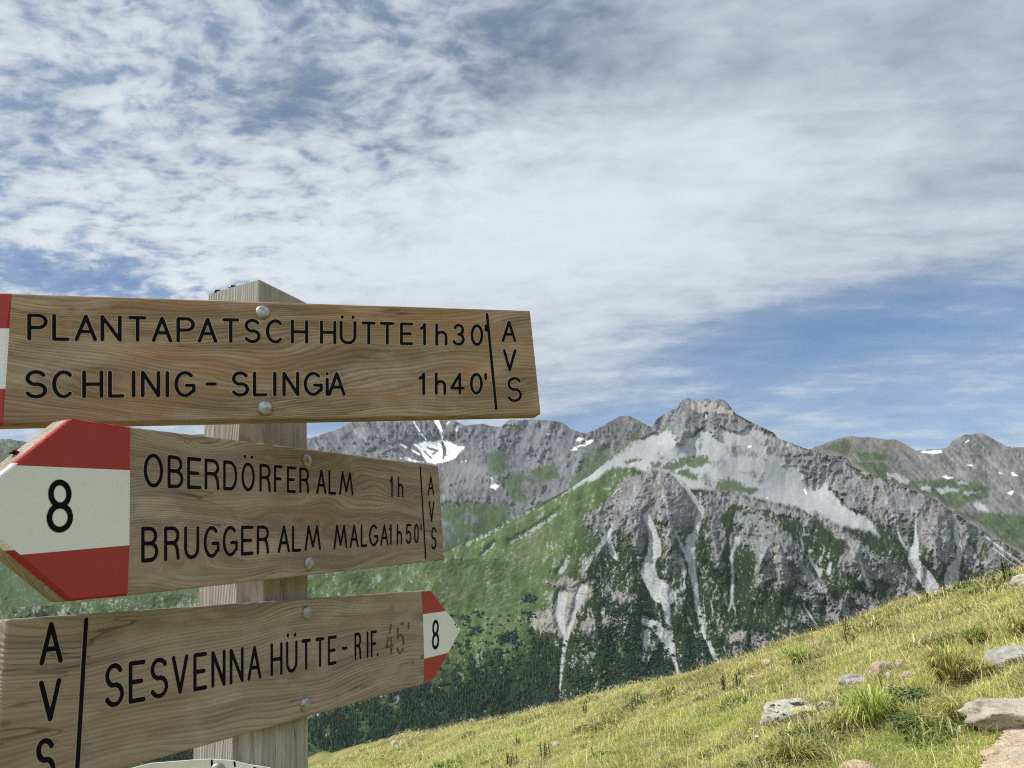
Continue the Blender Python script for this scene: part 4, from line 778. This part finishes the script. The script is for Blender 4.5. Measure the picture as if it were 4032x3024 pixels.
def lump(name, center, size, mat, parent, seed, flat=(1, 1, 1), amp=0.5):
    import bmesh
    bm = bmesh.new(); bmesh.ops.create_icosphere(bm, subdivisions=2, radius=1.0); r_ = random.Random(seed)
    for v in bm.verts:
        k = 1 + amp * (r_.random() - 0.5) * 1.4; v.co = Vector((v.co.x * size * flat[0] * k, v.co.y * size * flat[1] * k, v.co.z * size * flat[2] * k)) + Vector(tuple(center))
    me = bpy.data.meshes.new(name); bm.to_mesh(me); bm.free(); me.materials.append(mat); o = bpy.data.objects.new(name, me); COL.objects.link(o)
    if parent: o.parent = parent
    return o
for k, (a, sz) in enumerate(((0.078, 0.0028), (0.056, 0.0026), (0.051, 0.0036), (0.046, 0.003), (0.043, 0.0026))):
    lump('lichen_tuft', pp(a, 0.003 + 0.002 * k, ztop + 0.001), sz, lich, sign, k, (1.4, 1.2, 0.9), 1.0)
for k, (a, b_) in enumerate((B2.ab(312, 1650), B2.ab(330, 1652), B2.ab(118, 1772))):
    lump('lichen_tuft', (a, b_, -0.012 - 0.003 * k), 0.0022, lich, b2, 20 + k, (1.6, 0.8, 1.4), 1.0)
# white enamel plate at the foot of the picture
PL = Board(((0, 1000), (2000, 1040)), ((0, 2000), (2000, 1990)), [((1000, 1000), (1000, 2000))], (880, 3015), 0.90)
PL.d1 = B1.d1 * 0.8 + dR * -0.05; PL.d1 -= POST_UP * PL.d1.dot(POST_UP); PL.d1 /= np.linalg.norm(PL.d1); PL.d2 = POST_UP; PL.n = np.cross(PL.d1, PL.d2)
PL.__dict__['mat'] = Matrix(((*(M3 @ np.stack([PL.d1, PL.d2, PL.n], 1))[0], (EYE + M3 @ PL.O)[0]), (*(M3 @ np.stack([PL.d1, PL.d2, PL.n], 1))[1], (EYE + M3 @ PL.O)[1]), (*(M3 @ np.stack([PL.d1, PL.d2, PL.n], 1))[2], (EYE + M3 @ PL.O)[2]), (0, 0, 0, 1)))
ENAM, t, b = principled('white_enamel', 0.3, 0.5); oc = t.new('ShaderNodeTexCoord').outputs['Object']
t.l.new(t.mix(t.ss(t.noise(oc, 30, 4), 0.5, 0.8), (0.78, 0.81, 0.84), (0.66, 0.68, 0.70)), b.inputs['Base Color'])
plt_px = [(430, 3180), (1150, 3180), (1064, 3023), (977, 3010), (920, 2995), (825, 2989), (753, 2993), (590, 3006), (500, 3030)]
plate = slab('sign_plate', [PL.ab(*p) for p in plt_px], -0.003, 0.0, ENAM, sign); plate.matrix_local = inv @ PL.mat; plate['label'] = 'white metal plate with an arched top edge'
for ln_ in (((834, 2995), (836, 3060)), ((923, 3002), (925, 3016)), ((1000, 3024), (1060, 3040))): strokes('black_line', [[PL.ab(*ln_[0]), PL.ab(*ln_[1])]], 0.0022, INK, plate, 0.0003)
bolt(PL, 856, 3034, plate, 0.0085)

# ------------------------------------------------------------------ path, stones
pm, t, b = principled('trail_dirt', 0.95, 0.1); oc = t.new('ShaderNodeTexCoord').outputs['Object']
c = t.mix(t.ss(t.noise(oc, 9, 5), 0.35, 0.65), (0.38, 0.30, 0.21), (0.50, 0.42, 0.32)); c = t.mix(t.ss(t.noise(oc, 60, 4), 0.5, 0.68), c, (0.26, 0.18, 0.12)); t.l.new(c, b.inputs['Base Color'])
bump(t, b, t.noise(oc, 45, 6), 0.9, 0.03)
path_px = [(3810, 3200), (3830, 3060), (3880, 2990), (3930, 2930), (3960, 2880), (4010, 2840), (4120, 2790), (4300, 2760), (4500, 2900), (4500, 3200)]
pxy = np.array([on_ground(*p)[0][:2] for p in path_px])
def inside(x, y, poly):
    ins = np.zeros(np.shape(x), bool)
    for i in range(len(poly)):
        ax, ay = poly[i]; bx, by = poly[(i + 1) % len(poly)]
        if ay != by: ins ^= ((ay > y) != (by > y)) & (x < (bx - ax) * (y - ay) / (by - ay) + ax)
    return ins
gx2, gy2 = np.meshgrid(np.arange(pxy[:, 0].min() - .1, pxy[:, 0].max() + .1, 0.035), np.arange(pxy[:, 1].min() - .1, pxy[:, 1].max() + .1, 0.035))
wx = gx2 + 0.16 * (fbm(gx2 * 4, gy2 * 4, 71, 3) - .5); wy = gy2 + 0.16 * (fbm(gx2 * 4 + 9, gy2 * 4, 72, 3) - .5)
okp = inside(wx, wy, pxy); gz2 = ground_z(gx2, gy2) + 0.012 + 0.03 * fbm(gx2 * 7, gy2 * 7, 73, 4)
ii = np.arange(gx2.size).reshape(gx2.shape); qq = np.stack([ii[:-1, :-1], ii[:-1, 1:], ii[1:, 1:], ii[1:, :-1]], -1); keep = okp[:-1, :-1] & okp[1:, 1:]
pth = mesh_np('path', np.stack([gx2, gy2, gz2], -1).reshape(-1, 3), qq[keep], pm, smooth=True); tag(pth, kind='structure')

def stone_mat(name, ca_, cb_, lichen=None):
    m, t, b = principled(name, 0.9, 0.15); oc = t.new('ShaderNodeTexCoord').outputs['Object']
    c = t.mix(t.ss(t.noise(oc, 6, 6, 0.65), 0.35, 0.65), ca_, cb_); c = t.mix(t.ss(t.noise(t.scale(oc, (8, 8, 40)), 1, 5), 0.55, 0.7), c, tuple(x * 0.5 for x in ca_))
    if lichen:
        c = t.mix(t.m('MULTIPLY', t.ss(t.noise(oc, 4.5, 4, 0.6), 0.50, 0.60), 0.8), c, lichen[0]); c = t.mix(t.ss(t.noise(t.vm('ADD', t.scale(oc, (9, 9, 22)), (3, 5, 7)), 1.0, 5, 0.65), 0.55, 0.60), c, lichen[1])
    t.l.new(c, b.inputs['Base Color']); bump(t, b, t.noise(oc, 18, 8, 0.65), 0.9, 0.05); return m
S_GREY = stone_mat('grey_stone', (0.27, 0.26, 0.24), (0.42, 0.41, 0.38)); S_PINK = stone_mat('pink_stone', (0.36, 0.26, 0.19), (0.47, 0.37, 0.29)); S_LICH = stone_mat('lichened_stone', (0.34, 0.33, 0.28), (0.50, 0.49, 0.42), ((0.50, 0.47, 0.20), (0.04, 0.04, 0.035)))
S_SLAB = stone_mat('slab_stone', (0.34, 0.30, 0.24), (0.48, 0.43, 0.35)); S_WHITE = stone_mat('pale_stone', (0.34, 0.32, 0.28), (0.50, 0.47, 0.42)); S_TAN = stone_mat('tan_stone', (0.42, 0.31, 0.21), (0.56, 0.45, 0.34))
def rock(name, u, v, wpx, hpx, mat, label, seed, deep=0.6, tilt=0.0, blocky=0.5, group=None):
    """a boulder standing in the turf; u, v is where its foot meets the grass, wpx x hpx its size there"""
    import bmesh
    p, s = on_ground(u, v); W = wpx * s / F; H = hpx * s / F
    bm = bmesh.new(); bmesh.ops.create_icosphere(bm, subdivisions=4, radius=1.0); r_ = random.Random(seed)
    cuts = []
    for k in range(9):
        d = Vector((r_.uniform(-1, 1), r_.uniform(-1, 1), r_.uniform(-.5, 1))).normalized(); cuts.append((d, r_.uniform(0.55, 0.85)))
    cuts.append((Vector((0.1, -0.15, 1)).normalized(), 0.30 if name == 'stone_slab' else 0.62))
    co = np.array([v.co[:] for v in bm.verts])
    for d, k in cuts:
        dd = np.array(d); o_ = co @ dd - k; co = co - np.where(o_ > 0, o_ * blocky * 1.5 if blocky < .66 else o_, 0)[:, None] * dd[None]
    nz = fbm(co[:, 0] * 2.2 + seed, co[:, 1] * 2.2 + co[:, 2] * 3, seed, 4) - 0.5; nz2 = fbm(co[:, 0] * 7 + seed, co[:, 1] * 6 + co[:, 2] * 8, seed + 9, 3) - .5
    co = co * (1 + 0.35 * nz + 0.12 * nz2)[:, None]
    ext = co.max(0) - co.min(0)
    co = (co - co.min(0) - ext * np.array([.5, .5, 0])) / ext * np.array([W, W * deep, H * 1.45]); co[:, 2] -= H * 0.52
    ct, st = math.cos(tilt), math.sin(tilt); co = np.stack([co[:, 0] * ct - co[:, 2] * st, co[:, 1], co[:, 0] * st + co[:, 2] * ct], 1)
    for v_, c_ in zip(bm.verts, co): v_.co = c_
    me = bpy.data.meshes.new(name); bm.to_mesh(me); bm.free(); me.materials.append(mat); me.polygons.foreach_set('use_smooth', np.ones(len(me.polygons), bool))
    o = bpy.data.objects.new(name, me); COL.objects.link(o); o.location = p; o.rotation_euler[2] = -math.atan2(p[0], p[1])
    tag(o, label, 'rock', group); return o
rk_list = [
 ('boulder', 3120, 2828, 250, 78, S_LICH, 'long pale boulder blotched with yellow and black lichen in the grass', 3, .55, .16, .55),
 ('boulder', 3255, 2795, 70, 34, S_LICH, 'smaller lichened stone touching the right end of the long blotched boulder', 4, .6, .1, .5),
 ('boulder', 3365, 2698, 120, 48, S_GREY, 'grey flat stone at the left foot of the pink boulder', 5, .6, .22, .55), ('boulder', 3475, 2648, 100, 48, S_PINK, 'pinkish boulder between the grey flat stone and a small tan stone', 6, .7, .3, .5),
 ('rock', 3548, 2624, 38, 32, S_TAN, 'small tan stone just right of the pinkish boulder', 7, .8, 0, .5), ('rock', 3500, 2668, 24, 22, S_WHITE, 'tiny white stone below the pinkish boulder', 8, .8, 0, .5), ('rock', 3575, 2668, 60, 26, S_PINK, 'low pink stone half sunk in grass below the small tan stone', 9, .7, .2, .5),
 ('boulder', 4000, 2612, 250, 70, S_GREY, 'grey angular boulder at the right edge above the flat slab', 10, .6, .14, .6), ('boulder', 4030, 2300, 100, 42, S_WHITE, 'pale rock on the meadow crest at the right edge beside a green shrub', 11, .6, .15, .5),
 ('stone_slab', 3990, 2840, 380, 84, S_SLAB, 'wide flat layered stone slab at the edge of the dirt path', 12, .75, .03, .64), ('rock', 3382, 3040, 140, 46, S_TAN, 'rounded tan stone at the bottom edge left of the path', 13, .7, 0, .5),
 ('rock', 1553, 2940, 34, 26, S_WHITE, 'small white stone alone in the turf right of the signpost', 14, .8, 0, .5), ('rock', 2190, 2936, 36, 18, S_WHITE, 'low pale stone lying in the middle of the meadow', 15, .8, 0, .5), ('rock', 3020, 2615, 44, 20, S_TAN, 'flat tan stone just under the crest above the dark herbs', 16, .7, .1, .5),
 ('rock', 2960, 2672, 36, 14, S_WHITE, 'slim pale stone next to the dark flowering herbs', 17, .7, .2, .5), ('rock', 3775, 2408, 26, 13, S_WHITE, 'thin white stone high on the slope near the yellow flower spire', 18, .7, .1, .5),
 ('rock', 3985, 2868, 44, 26, S_WHITE, 'pale pebble stone on the path directly below the slab', 19, .8, 0, .5), ('rock', 3905, 2985, 80, 34, S_TAN, 'flat tan stone on the left side of the dirt path', 20, .7, 0, .55), ('rock', 4005, 2995, 60, 28, S_WHITE, 'pale stone at the right side of the dirt path', 21, .7, 0, .55),
 ('rock', 3960, 2945, 34, 18, S_TAN, 'small tan stone in the middle of the dirt path', 22, .8, 0, .5), ('rock', 4020, 2900, 40, 18, S_TAN, 'small tan stone at the upper right of the dirt path', 23, .8, 0, .5)]
ROCKS = [rock(*r_) for r_ in rk_list]

# ------------------------------------------------------------------ grass: one mass of blades
grm, t, b = principled('grass_blade', 0.7, 0.15); vc = t.new('ShaderNodeVertexColor', layer_name='Col').outputs['Color']; t.l.new(vc, b.inputs['Base Color'])
tr = t.new('ShaderNodeBsdfTranslucent', {'Color': vc}); mx = t.new('ShaderNodeMixShader', {0: 0.4, 1: b.outputs[0], 2: tr.outputs[0]}); t.l.new(mx.outputs[0], [n for n in t.n if n.type == 'OUTPUT_MATERIAL'][0].inputs[0])
STRAW = np.array([0.60, 0.545, 0.24]); OLIVE = np.array([0.385, 0.41, 0.11]); LEAF = np.array([0.19, 0.275, 0.052]); RUST = np.array([0.36, 0.23, 0.105]); LIME = np.array([0.44, 0.53, 0.14])
def blades(px, py, h, wd, colr, lean, bend):
    n = len(px); pz = ground_z(px, py) - 0.01; a = rng.uniform(0, 2 * math.pi, n); la = rng.uniform(0, 2 * math.pi, n)
    la = np.where(rng.random(n) < 0.35, 6.0 * fbm(px / 0.45, py / 0.45, 601, 2) + rng.normal(0, 0.6, n), la)   # locks of grass lying the same way
    sx_, sy_ = np.cos(a) * wd / 2, np.sin(a) * wd / 2; lx, ly = np.cos(la), np.sin(la)
    b0 = np.stack([px, py, pz], 1); side = np.stack([sx_, sy_, 0 * sx_], 1)
    mid = b0 + np.stack([lx * lean * h * 0.35, ly * lean * h * 0.35, h * 0.62], 1); tip = b0 + np.stack([lx * (lean + bend) * h, ly * (lean + bend) * h, h * (1.0 - 0.35 * np.minimum(bend + lean * .6, 1.6))], 1)
    V_ = np.stack([b0 - side, b0 + side, mid + side * .7, mid - side * .7, tip], 1).reshape(-1, 3); k = np.arange(n)[:, None] * 5
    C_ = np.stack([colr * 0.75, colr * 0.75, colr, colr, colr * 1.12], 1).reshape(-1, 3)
    return V_, k + np.array([[0, 1, 2, 3]]), k + np.array([[3, 2, 4]]), C_
N = 1050000
az_ = rng.uniform(R(-21), R(40), N); r_ = 3.2 + (22.5 - 3.2) * rng.random(N) ** 1.0
gxp, gyp = r_ * np.sin(az_), r_ * np.cos(az_); rc = np.interp(az_, ca, cr)
pn = fbm(gxp / 0.55 + 50, gyp / 0.55 + 50, 501, 3); dens_ = (0.45 + 0.75 * sstep(pn, 0.3, 0.62))
keep = (r_ < rc + 1.0) & (rng.random(N) < dens_)
keep &= ~(inside(gxp + 0.1 * (fbm(gxp * 5, gyp * 5, 5, 2) - .5), gyp, pxy) & (rng.random(N) < 0.97))
gxp, gyp, r_, az_, rc = (q_[keep] for q_ in (gxp, gyp, r_, az_, rc))
n = len(gxp)
pa = fbm(gxp / 1.9 + 5, gyp / 1.9 + 5, 511, 4) ; pb = fbm(gxp / 0.8, gyp / 0.8, 521, 3); pc = fbm(gxp / 3.0 + 77, gyp / 3.0, 531, 3)
dry = sstep(pa + 0.45 * (pb - .5) + 0.18 * sstep(r_ / rc, 0.6, 1.0), 0.38, 0.62); cr_ = rng.random((n, 1))
colr = np.where(cr_ < 0.12 + 0.50 * dry[:, None], STRAW, np.where(cr_ < 0.66 + 0.2 * dry[:, None], OLIVE, LEAF))
colr = np.where((rng.random((n, 1)) < 0.22 * sstep(pc, 0.5, 0.65)[:, None]), RUST, colr); colr = np.where((rng.random((n, 1)) < 0.12 + 0.40 * (1 - dry[:, None])), LIME, colr)
pd_ = fbm(gxp / 0.30 + 9, gyp / 0.30, 541, 3); colr = colr * rng.uniform(0.65, 1.3, (n, 1)) * (0.78 + 0.52 * sstep(pd_, 0.28, 0.68))[:, None]
herbs = sstep(fbm(gxp / 0.7 + 3, gyp / 0.5 + 8, 551, 3), 0.62, 0.68); colr = np.where(rng.random((n, 1)) < 0.55 * herbs[:, None], np.array([0.11, 0.18, 0.04]) * rng.uniform(.6, 1.4, (n, 1)), colr)
h = rng.uniform(0.03, 0.075, n) * (0.55 + 0.9 * pb) ; tallm = rng.random(n) < 0.035; h = np.where(tallm, rng.uniform(0.10, 0.20, n), h)
wd = (0.0022 + 0.00042 * r_) * rng.uniform(0.7, 1.3, n); lean = rng.uniform(0.1, 1.5, n); bend = rng.uniform(0.0, 0.9, n)
broad = (rng.random(n) < 0.5 * herbs) ; wd = np.where(broad, wd * 3.2, wd); h = np.where(broad, h * 0.9, h); lean = np.where(broad, lean * 0.6, lean)
lying = (rng.random(n) < 0.018) & ~broad; h = np.where(lying, rng.uniform(0.10, 0.24, n), h); tallm &= ~lying; lean = np.where(lying, rng.uniform(1.0, 2.0, n), lean)
colr = np.where((lying | (tallm & (rng.random(n) < .6)))[:, None], np.array([0.66, 0.58, 0.32]) * rng.uniform(.75, 1.2, (n, 1)), colr)
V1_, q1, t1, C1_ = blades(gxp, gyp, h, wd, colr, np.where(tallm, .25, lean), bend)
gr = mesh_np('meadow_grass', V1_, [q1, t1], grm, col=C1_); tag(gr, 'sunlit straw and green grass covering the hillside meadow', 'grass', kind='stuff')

# ------------------------------------------------------------------ tufts, herbs and flowers
def tuft(u, v, hpx, wpx, colr, label, n=260, droop=0.6, cat='grass tuft'):
    p, s = on_ground(u, v); H = hpx * s / F; W_ = wpx * s / F; vs = []; cs = []; q4 = []; t3 = []
    for k in range(n):
        a = rng.uniform(0, 6.283); rad = W_ * 0.16 * math.sqrt(rng.random()); b0 = np.array([rad * math.cos(a), rad * math.sin(a), -0.01]); d = np.array([math.cos(a + rng.normal(0, .5)), math.sin(a + rng.normal(0, .5)), 0])
        L_ = H * rng.uniform(0.6, 1.15); o_ = rng.uniform(0.1, 1.0); out = W_ * 0.5 * o_; wv = np.array([-d[1], d[0], 0]) * (0.0016 + 0.0004 * s) * rng.uniform(.8, 1.6)
        m1_ = b0 + d * out * 0.35 + np.array([0, 0, L_ * 0.6]); m2_ = b0 + d * out * 0.75 + np.array([0, 0, L_ * (0.95 - 0.25 * o_ * droop)]); tp = b0 + d * out * 1.15 + np.array([0, 0, L_ * (1.0 - 0.75 * o_ * droop)])
        k0 = len(vs); vs += [b0 - wv, b0 + wv, m1_ + wv, m1_ - wv, m2_ + wv * .7, m2_ - wv * .7, tp]; c_ = np.array(colr[rng.integers(len(colr))]) * rng.uniform(.65, 1.3); cs += [c_ * .8] * 2 + [c_] * 4 + [c_ * 1.1]
        q4 += [(k0, k0 + 1, k0 + 2, k0 + 3), (k0 + 3, k0 + 2, k0 + 4, k0 + 5)]; t3.append((k0 + 5, k0 + 4, k0 + 6))
    o = mesh_np('grass_tuft', np.array(vs), [np.array(q4), np.array(t3)], grm, col=np.array(cs)); o.location = p; return tag(o, label, cat)
BR = [(0.22, 0.31, 0.055), (0.34, 0.41, 0.10), (0.46, 0.47, 0.15)]; OL = [(0.38, 0.38, 0.12), (0.52, 0.45, 0.19), (0.30, 0.34, 0.09)]
tuft(3440, 2858, 150, 260, BR, 'bright green grass tuft right of the long lichened boulder', 300, 0.9); tuft(3330, 2862, 70, 260, [(0.42, 0.38, 0.14), (0.30, 0.33, 0.08)], 'yellowing flattened grass clump beside the bright green tuft', 240, 1.0)
tuft(3745, 2690, 150, 240, OL, 'tall olive grass tuft above the thistle rosettes', 380); tuft(3870, 2672, 80, 150, OL, 'dark olive grass tuft left of the grey angular boulder', 220); tuft(3850, 2545, 80, 130, [(0.17, 0.23, 0.05), (0.28, 0.30, 0.08)], 'dark green grass tuft upslope of the grey angular boulder', 200)
tuft(3150, 2615, 70, 160, BR, 'fresh green grass tuft below the middle of the crest', 220); tuft(4010, 2510, 90, 110, OL, 'dense grass tuft at the right edge above the grey boulder', 200); tuft(3790, 2830, 90, 240, OL, 'drooping olive grass tuft left of the flat stone slab', 260)
tuft(3120, 2990, 90, 300, [(0.40, 0.36, 0.14), (0.22, 0.26, 0.06)], 'straw coloured grass clump near the bottom edge', 280, 1.0)

def herb(name, u, v, hpx, wpx, label, dark, leaves=60, kind='leafy', flower=None, stems=5):
    p, s = on_ground(u, v); H = hpx * s / F; W_ = wpx * s / F; vs = []; cs = []; fs = []
    def leaf(base_, d, L_, wd_, c_):
        up = np.array([0, 0, 1.0]); sd_ = np.cross(d, up); sd_ /= np.linalg.norm(sd_) + 1e-9; k0 = len(vs)
        segs = 4 if kind == 'thistle' else 2
        prev = None
        for i in range(segs + 1):
            f_ = i / segs; c0 = base_ + d * L_ * f_ + np.array([0, 0, -L_ * .35 * f_ * f_]); ww = wd_ * math.sin(math.pi * (0.15 + 0.85 * f_)) * (1.5 if kind == 'thistle' and i % 2 else 0.8)
            vs.extend([c0 - sd_ * ww, c0 + sd_ * ww]); cs.extend([c_, c_ * 1.15])
            if prev is not None: fs.append((prev, prev + 1, len(vs) - 1, len(vs) - 2))
            prev = len(vs) - 2
    def stem(p0, p1, wd_, c_):
        k0 = len(vs); d = p1 - p0; sd_ = np.array([wd_, 0, 0]); s2 = np.array([0, wd_, 0]); vs.extend([p0 - sd_, p0 + sd_, p1 + sd_ * .6, p1 - sd_ * .6, p0 - s2, p0 + s2, p1 + s2 * .6, p1 - s2 * .6]); cs.extend([c_] * 8); fs.extend([(k0, k0 + 1, k0 + 2, k0 + 3), (k0 + 4, k0 + 5, k0 + 6, k0 + 7)])
    root = None
    tops = []
    if kind == 'thistle':
        for k in range(leaves):
            a = rng.uniform(0, 6.283); rad = W_ * .34 * math.sqrt(rng.random()); b0 = np.array([rad * math.cos(a), rad * math.sin(a) * .8, H * rng.uniform(.1, .75)]); d = np.array([math.cos(a + rng.normal(0, .7)), math.sin(a + rng.normal(0, .7)), rng.uniform(.1, .7)]); d /= np.linalg.norm(d)
            leaf(b0, d, W_ * rng.uniform(.14, .26), W_ * .032, np.array(dark) * rng.uniform(.6, 1.5))
    else:
        for q_ in range(stems):
            a = rng.uniform(0, 6.283); rad = W_ * (.12 if flower else .3) * math.sqrt(rng.random()); p0 = np.array([rad * math.cos(a), rad * math.sin(a), -0.01]); p1 = p0 + np.array([rng.normal(0, .06) * H, rng.normal(0, .06) * H, H * rng.uniform(.6, 1.1)]); stem(p0, p1, 0.0006 * s, np.array(dark) * 1.1); tops.append(p1)
            for k in range(leaves // stems):
                f_ = rng.uniform(.12, .95); b0 = p0 + (p1 - p0) * f_; a2 = rng.uniform(0, 6.283); d = np.array([math.cos(a2), math.sin(a2), rng.uniform(.1, .9)]); d /= np.linalg.norm(d); leaf(b0, d, H * rng.uniform(.16, .3) * (1.15 - .5 * f_), H * rng.uniform(.025, .05), np.array(dark) * rng.uniform(.6, 1.5))
    o = mesh_np(name, np.array(vs), np.array(fs), grm, col=np.array(cs))
    o.location = p
    tag(o, label, 'plant')
    if flower:
        for tp in tops:
            fv_ = []; ff_ = []; rr_ = flower[1] * s / F
            for lay in range(flower[2]):
                c0 = tp - np.array([0, 0, lay * rr_ * 1.3]); k0 = len(fv_); fv_.append(c0)
                for k in range(12):
                    a = k * 0.5236 + lay * .5; q_ = 1.2 if k % 2 else 0.75
                    fv_.append(c0 + np.array([math.cos(a) * rr_ * q_, math.sin(a) * rr_ * q_, rr_ * .35 * q_]))
                if lay == 0: ff_ += [[0, 1 + k, 1 + (k + 1) % 12] for k in range(12)]
                else: ff_ += [[k0, k0 + 1 + k, k0 + 1 + (k + 1) % 12] for k in range(12)] + [[k0 - 13, k0, k0 - 12]]
            mesh_np('flower_head', np.array(fv_), ff_, flower[0], o)
    return o
def petal(name, c_): m, t, b = principled(name, 0.6, 0.2); b.inputs['Base Color'].default_value = (*c_, 1); return m
YEL = petal('yellow_petals', (0.75, 0.55, 0.03)); WHI = petal('white_petals', (0.8, 0.78, 0.74)); CREAM = petal('cream_petals', (0.75, 0.70, 0.25)); PUR = petal('purple_petals', (0.16, 0.10, 0.30))
DK = (0.060, 0.090, 0.032); MD = (0.095, 0.155, 0.036); TH_ = (0.075, 0.14, 0.045)
herb('herb', 2850, 2722, 66, 80, 'dark leafy herb with pale buds, left of a twin spire herb', DK, 70, 'leafy', (petal('bud_petals', (.45, .36, .25)), 5, 1), 6)
herb('herb', 2915, 2712, 80, 56, 'dark upright herb with twin spires right of the pale budded herb', DK, 60, 'leafy', None, 4)
herb('herb', 2516, 2790, 66, 60, 'green bushy herb standing in the middle of the meadow', MD, 70); herb('herb', 2650, 2742, 42, 70, 'low green herb just below the crest, centre of the meadow', MD, 60, 'leafy', None, 7)
herb('herb', 2303, 2815, 50, 46, 'slender dark herb upslope of the centre, left of the bushy herb', DK, 44); herb('herb', 2347, 2888, 42, 30, 'small dark herb below the slender dark herb', MD, 36)
herb('herb', 2040, 2935, 40, 70, 'low dark green herb patch left of the meadow middle', DK, 60, 'leafy', None, 7); herb('herb', 2150, 2985, 60, 80, 'broad dark herb near the lower edge of the picture', DK, 80, 'leafy', None, 8); herb('herb', 2020, 3015, 56, 100, 'wide dark herb at the bottom edge right of the signpost', DK, 90, 'leafy', None, 9)
herb('thistle', 3580, 2765, 64, 190, 'spiny green thistle rosette right of the bright green tuft', TH_, 130, 'thistle'); herb('thistle', 3570, 2880, 90, 140, 'spiny green thistle below the wider thistle rosette', TH_, 110, 'thistle')
herb('shrub', 3965, 2292, 105, 54, 'small dark green shrub on the crest beside the pale rock', MD, 150, 'leafy', None, 5); herb('flowering_herb', 3912, 2290, 66, 22, 'cream yellow flower spire left of the green shrub on the crest', MD, 24, 'leafy', (CREAM, 7, 4), 2)
herb('flowering_herb', 3655, 2372, 56, 50, 'dark herb topped by a cream flower on the crest', DK, 40, 'leafy', (CREAM, 6, 1), 3); herb('herb', 3333, 2515, 105, 40, 'tall reddish brown spiky herb below the crest', (0.10, 0.06, 0.035), 60, 'leafy', None, 3)
herb('herb', 3345, 2535, 50, 90, 'green leafy herb at the foot of the reddish spiky herb', MD, 70, 'leafy', None, 7); herb('herb', 2902, 2700, 30, 60, 'low dark herb between the two dark upright herbs', DK, 40, 'leafy', None, 6); herb('herb', 3215, 2812, 40, 60, 'green herb in front of the lichened boulder', MD, 50, 'leafy', None, 5)
herb('flowering_herb', 2957, 2900, 34, 34, 'yellow flowers right of the meadow middle, lowest left of the yellow pair', MD, 16, 'leafy', (YEL, 8, 1), 2); herb('flowering_herb', 3012, 2896, 34, 26, 'yellow flowers directly below the long lichened boulder', MD, 16, 'leafy', (YEL, 7, 1), 2); herb('flowering_herb', 3055, 2868, 30, 20, 'single yellow flower close under the long lichened boulder', MD, 10, 'leafy', (YEL, 6, 1), 1)
herb('flowering_herb', 2984, 2930, 30, 30, 'white flower cluster below the yellow flowers', MD, 12, 'leafy', (WHI, 7, 1), 3); herb('flowering_herb', 3910, 2500, 24, 26, 'pair of small white flowers above the grey angular boulder', MD, 10, 'leafy', (WHI, 5, 1), 2); herb('flowering_herb', 2700, 2895, 24, 20, 'tiny white flower in the straw grass of the middle meadow', MD, 8, 'leafy', (WHI, 5, 1), 1); herb('flowering_herb', 2885, 2815, 26, 30, 'small purple flowers left of the long lichened boulder', MD, 12, 'leafy', (PUR, 5, 1), 3)

# ------------------------------------------------------------------ air
hz = bpy.data.materials.new('hazy_air'); hz.use_nodes = True; ht = NT(hz.node_tree); ht.n.clear()
pv = ht.new('ShaderNodeVolumePrincipled', {'Color': (0.78, 0.88, 1.0, 1), 'Density': 1.3e-5, 'Anisotropy': 0.2}); ht.l.new(pv.outputs[0], ht.new('ShaderNodeOutputMaterial').inputs['Volume'])
bx = [(x, y, z) for z in (-1900, 2400) for (x, y) in ((-12000, -6000), (12000, -6000), (12000, 14000), (-12000, 14000))]
haze = mesh_np('haze', np.array(bx, float), [[3, 2, 1, 0], [4, 5, 6, 7], [0, 1, 5, 4], [1, 2, 6, 5], [2, 3, 7, 6], [3, 0, 4, 7]], hz); tag(haze, 'thin blue haze hanging in the valley air', 'haze', kind='stuff')
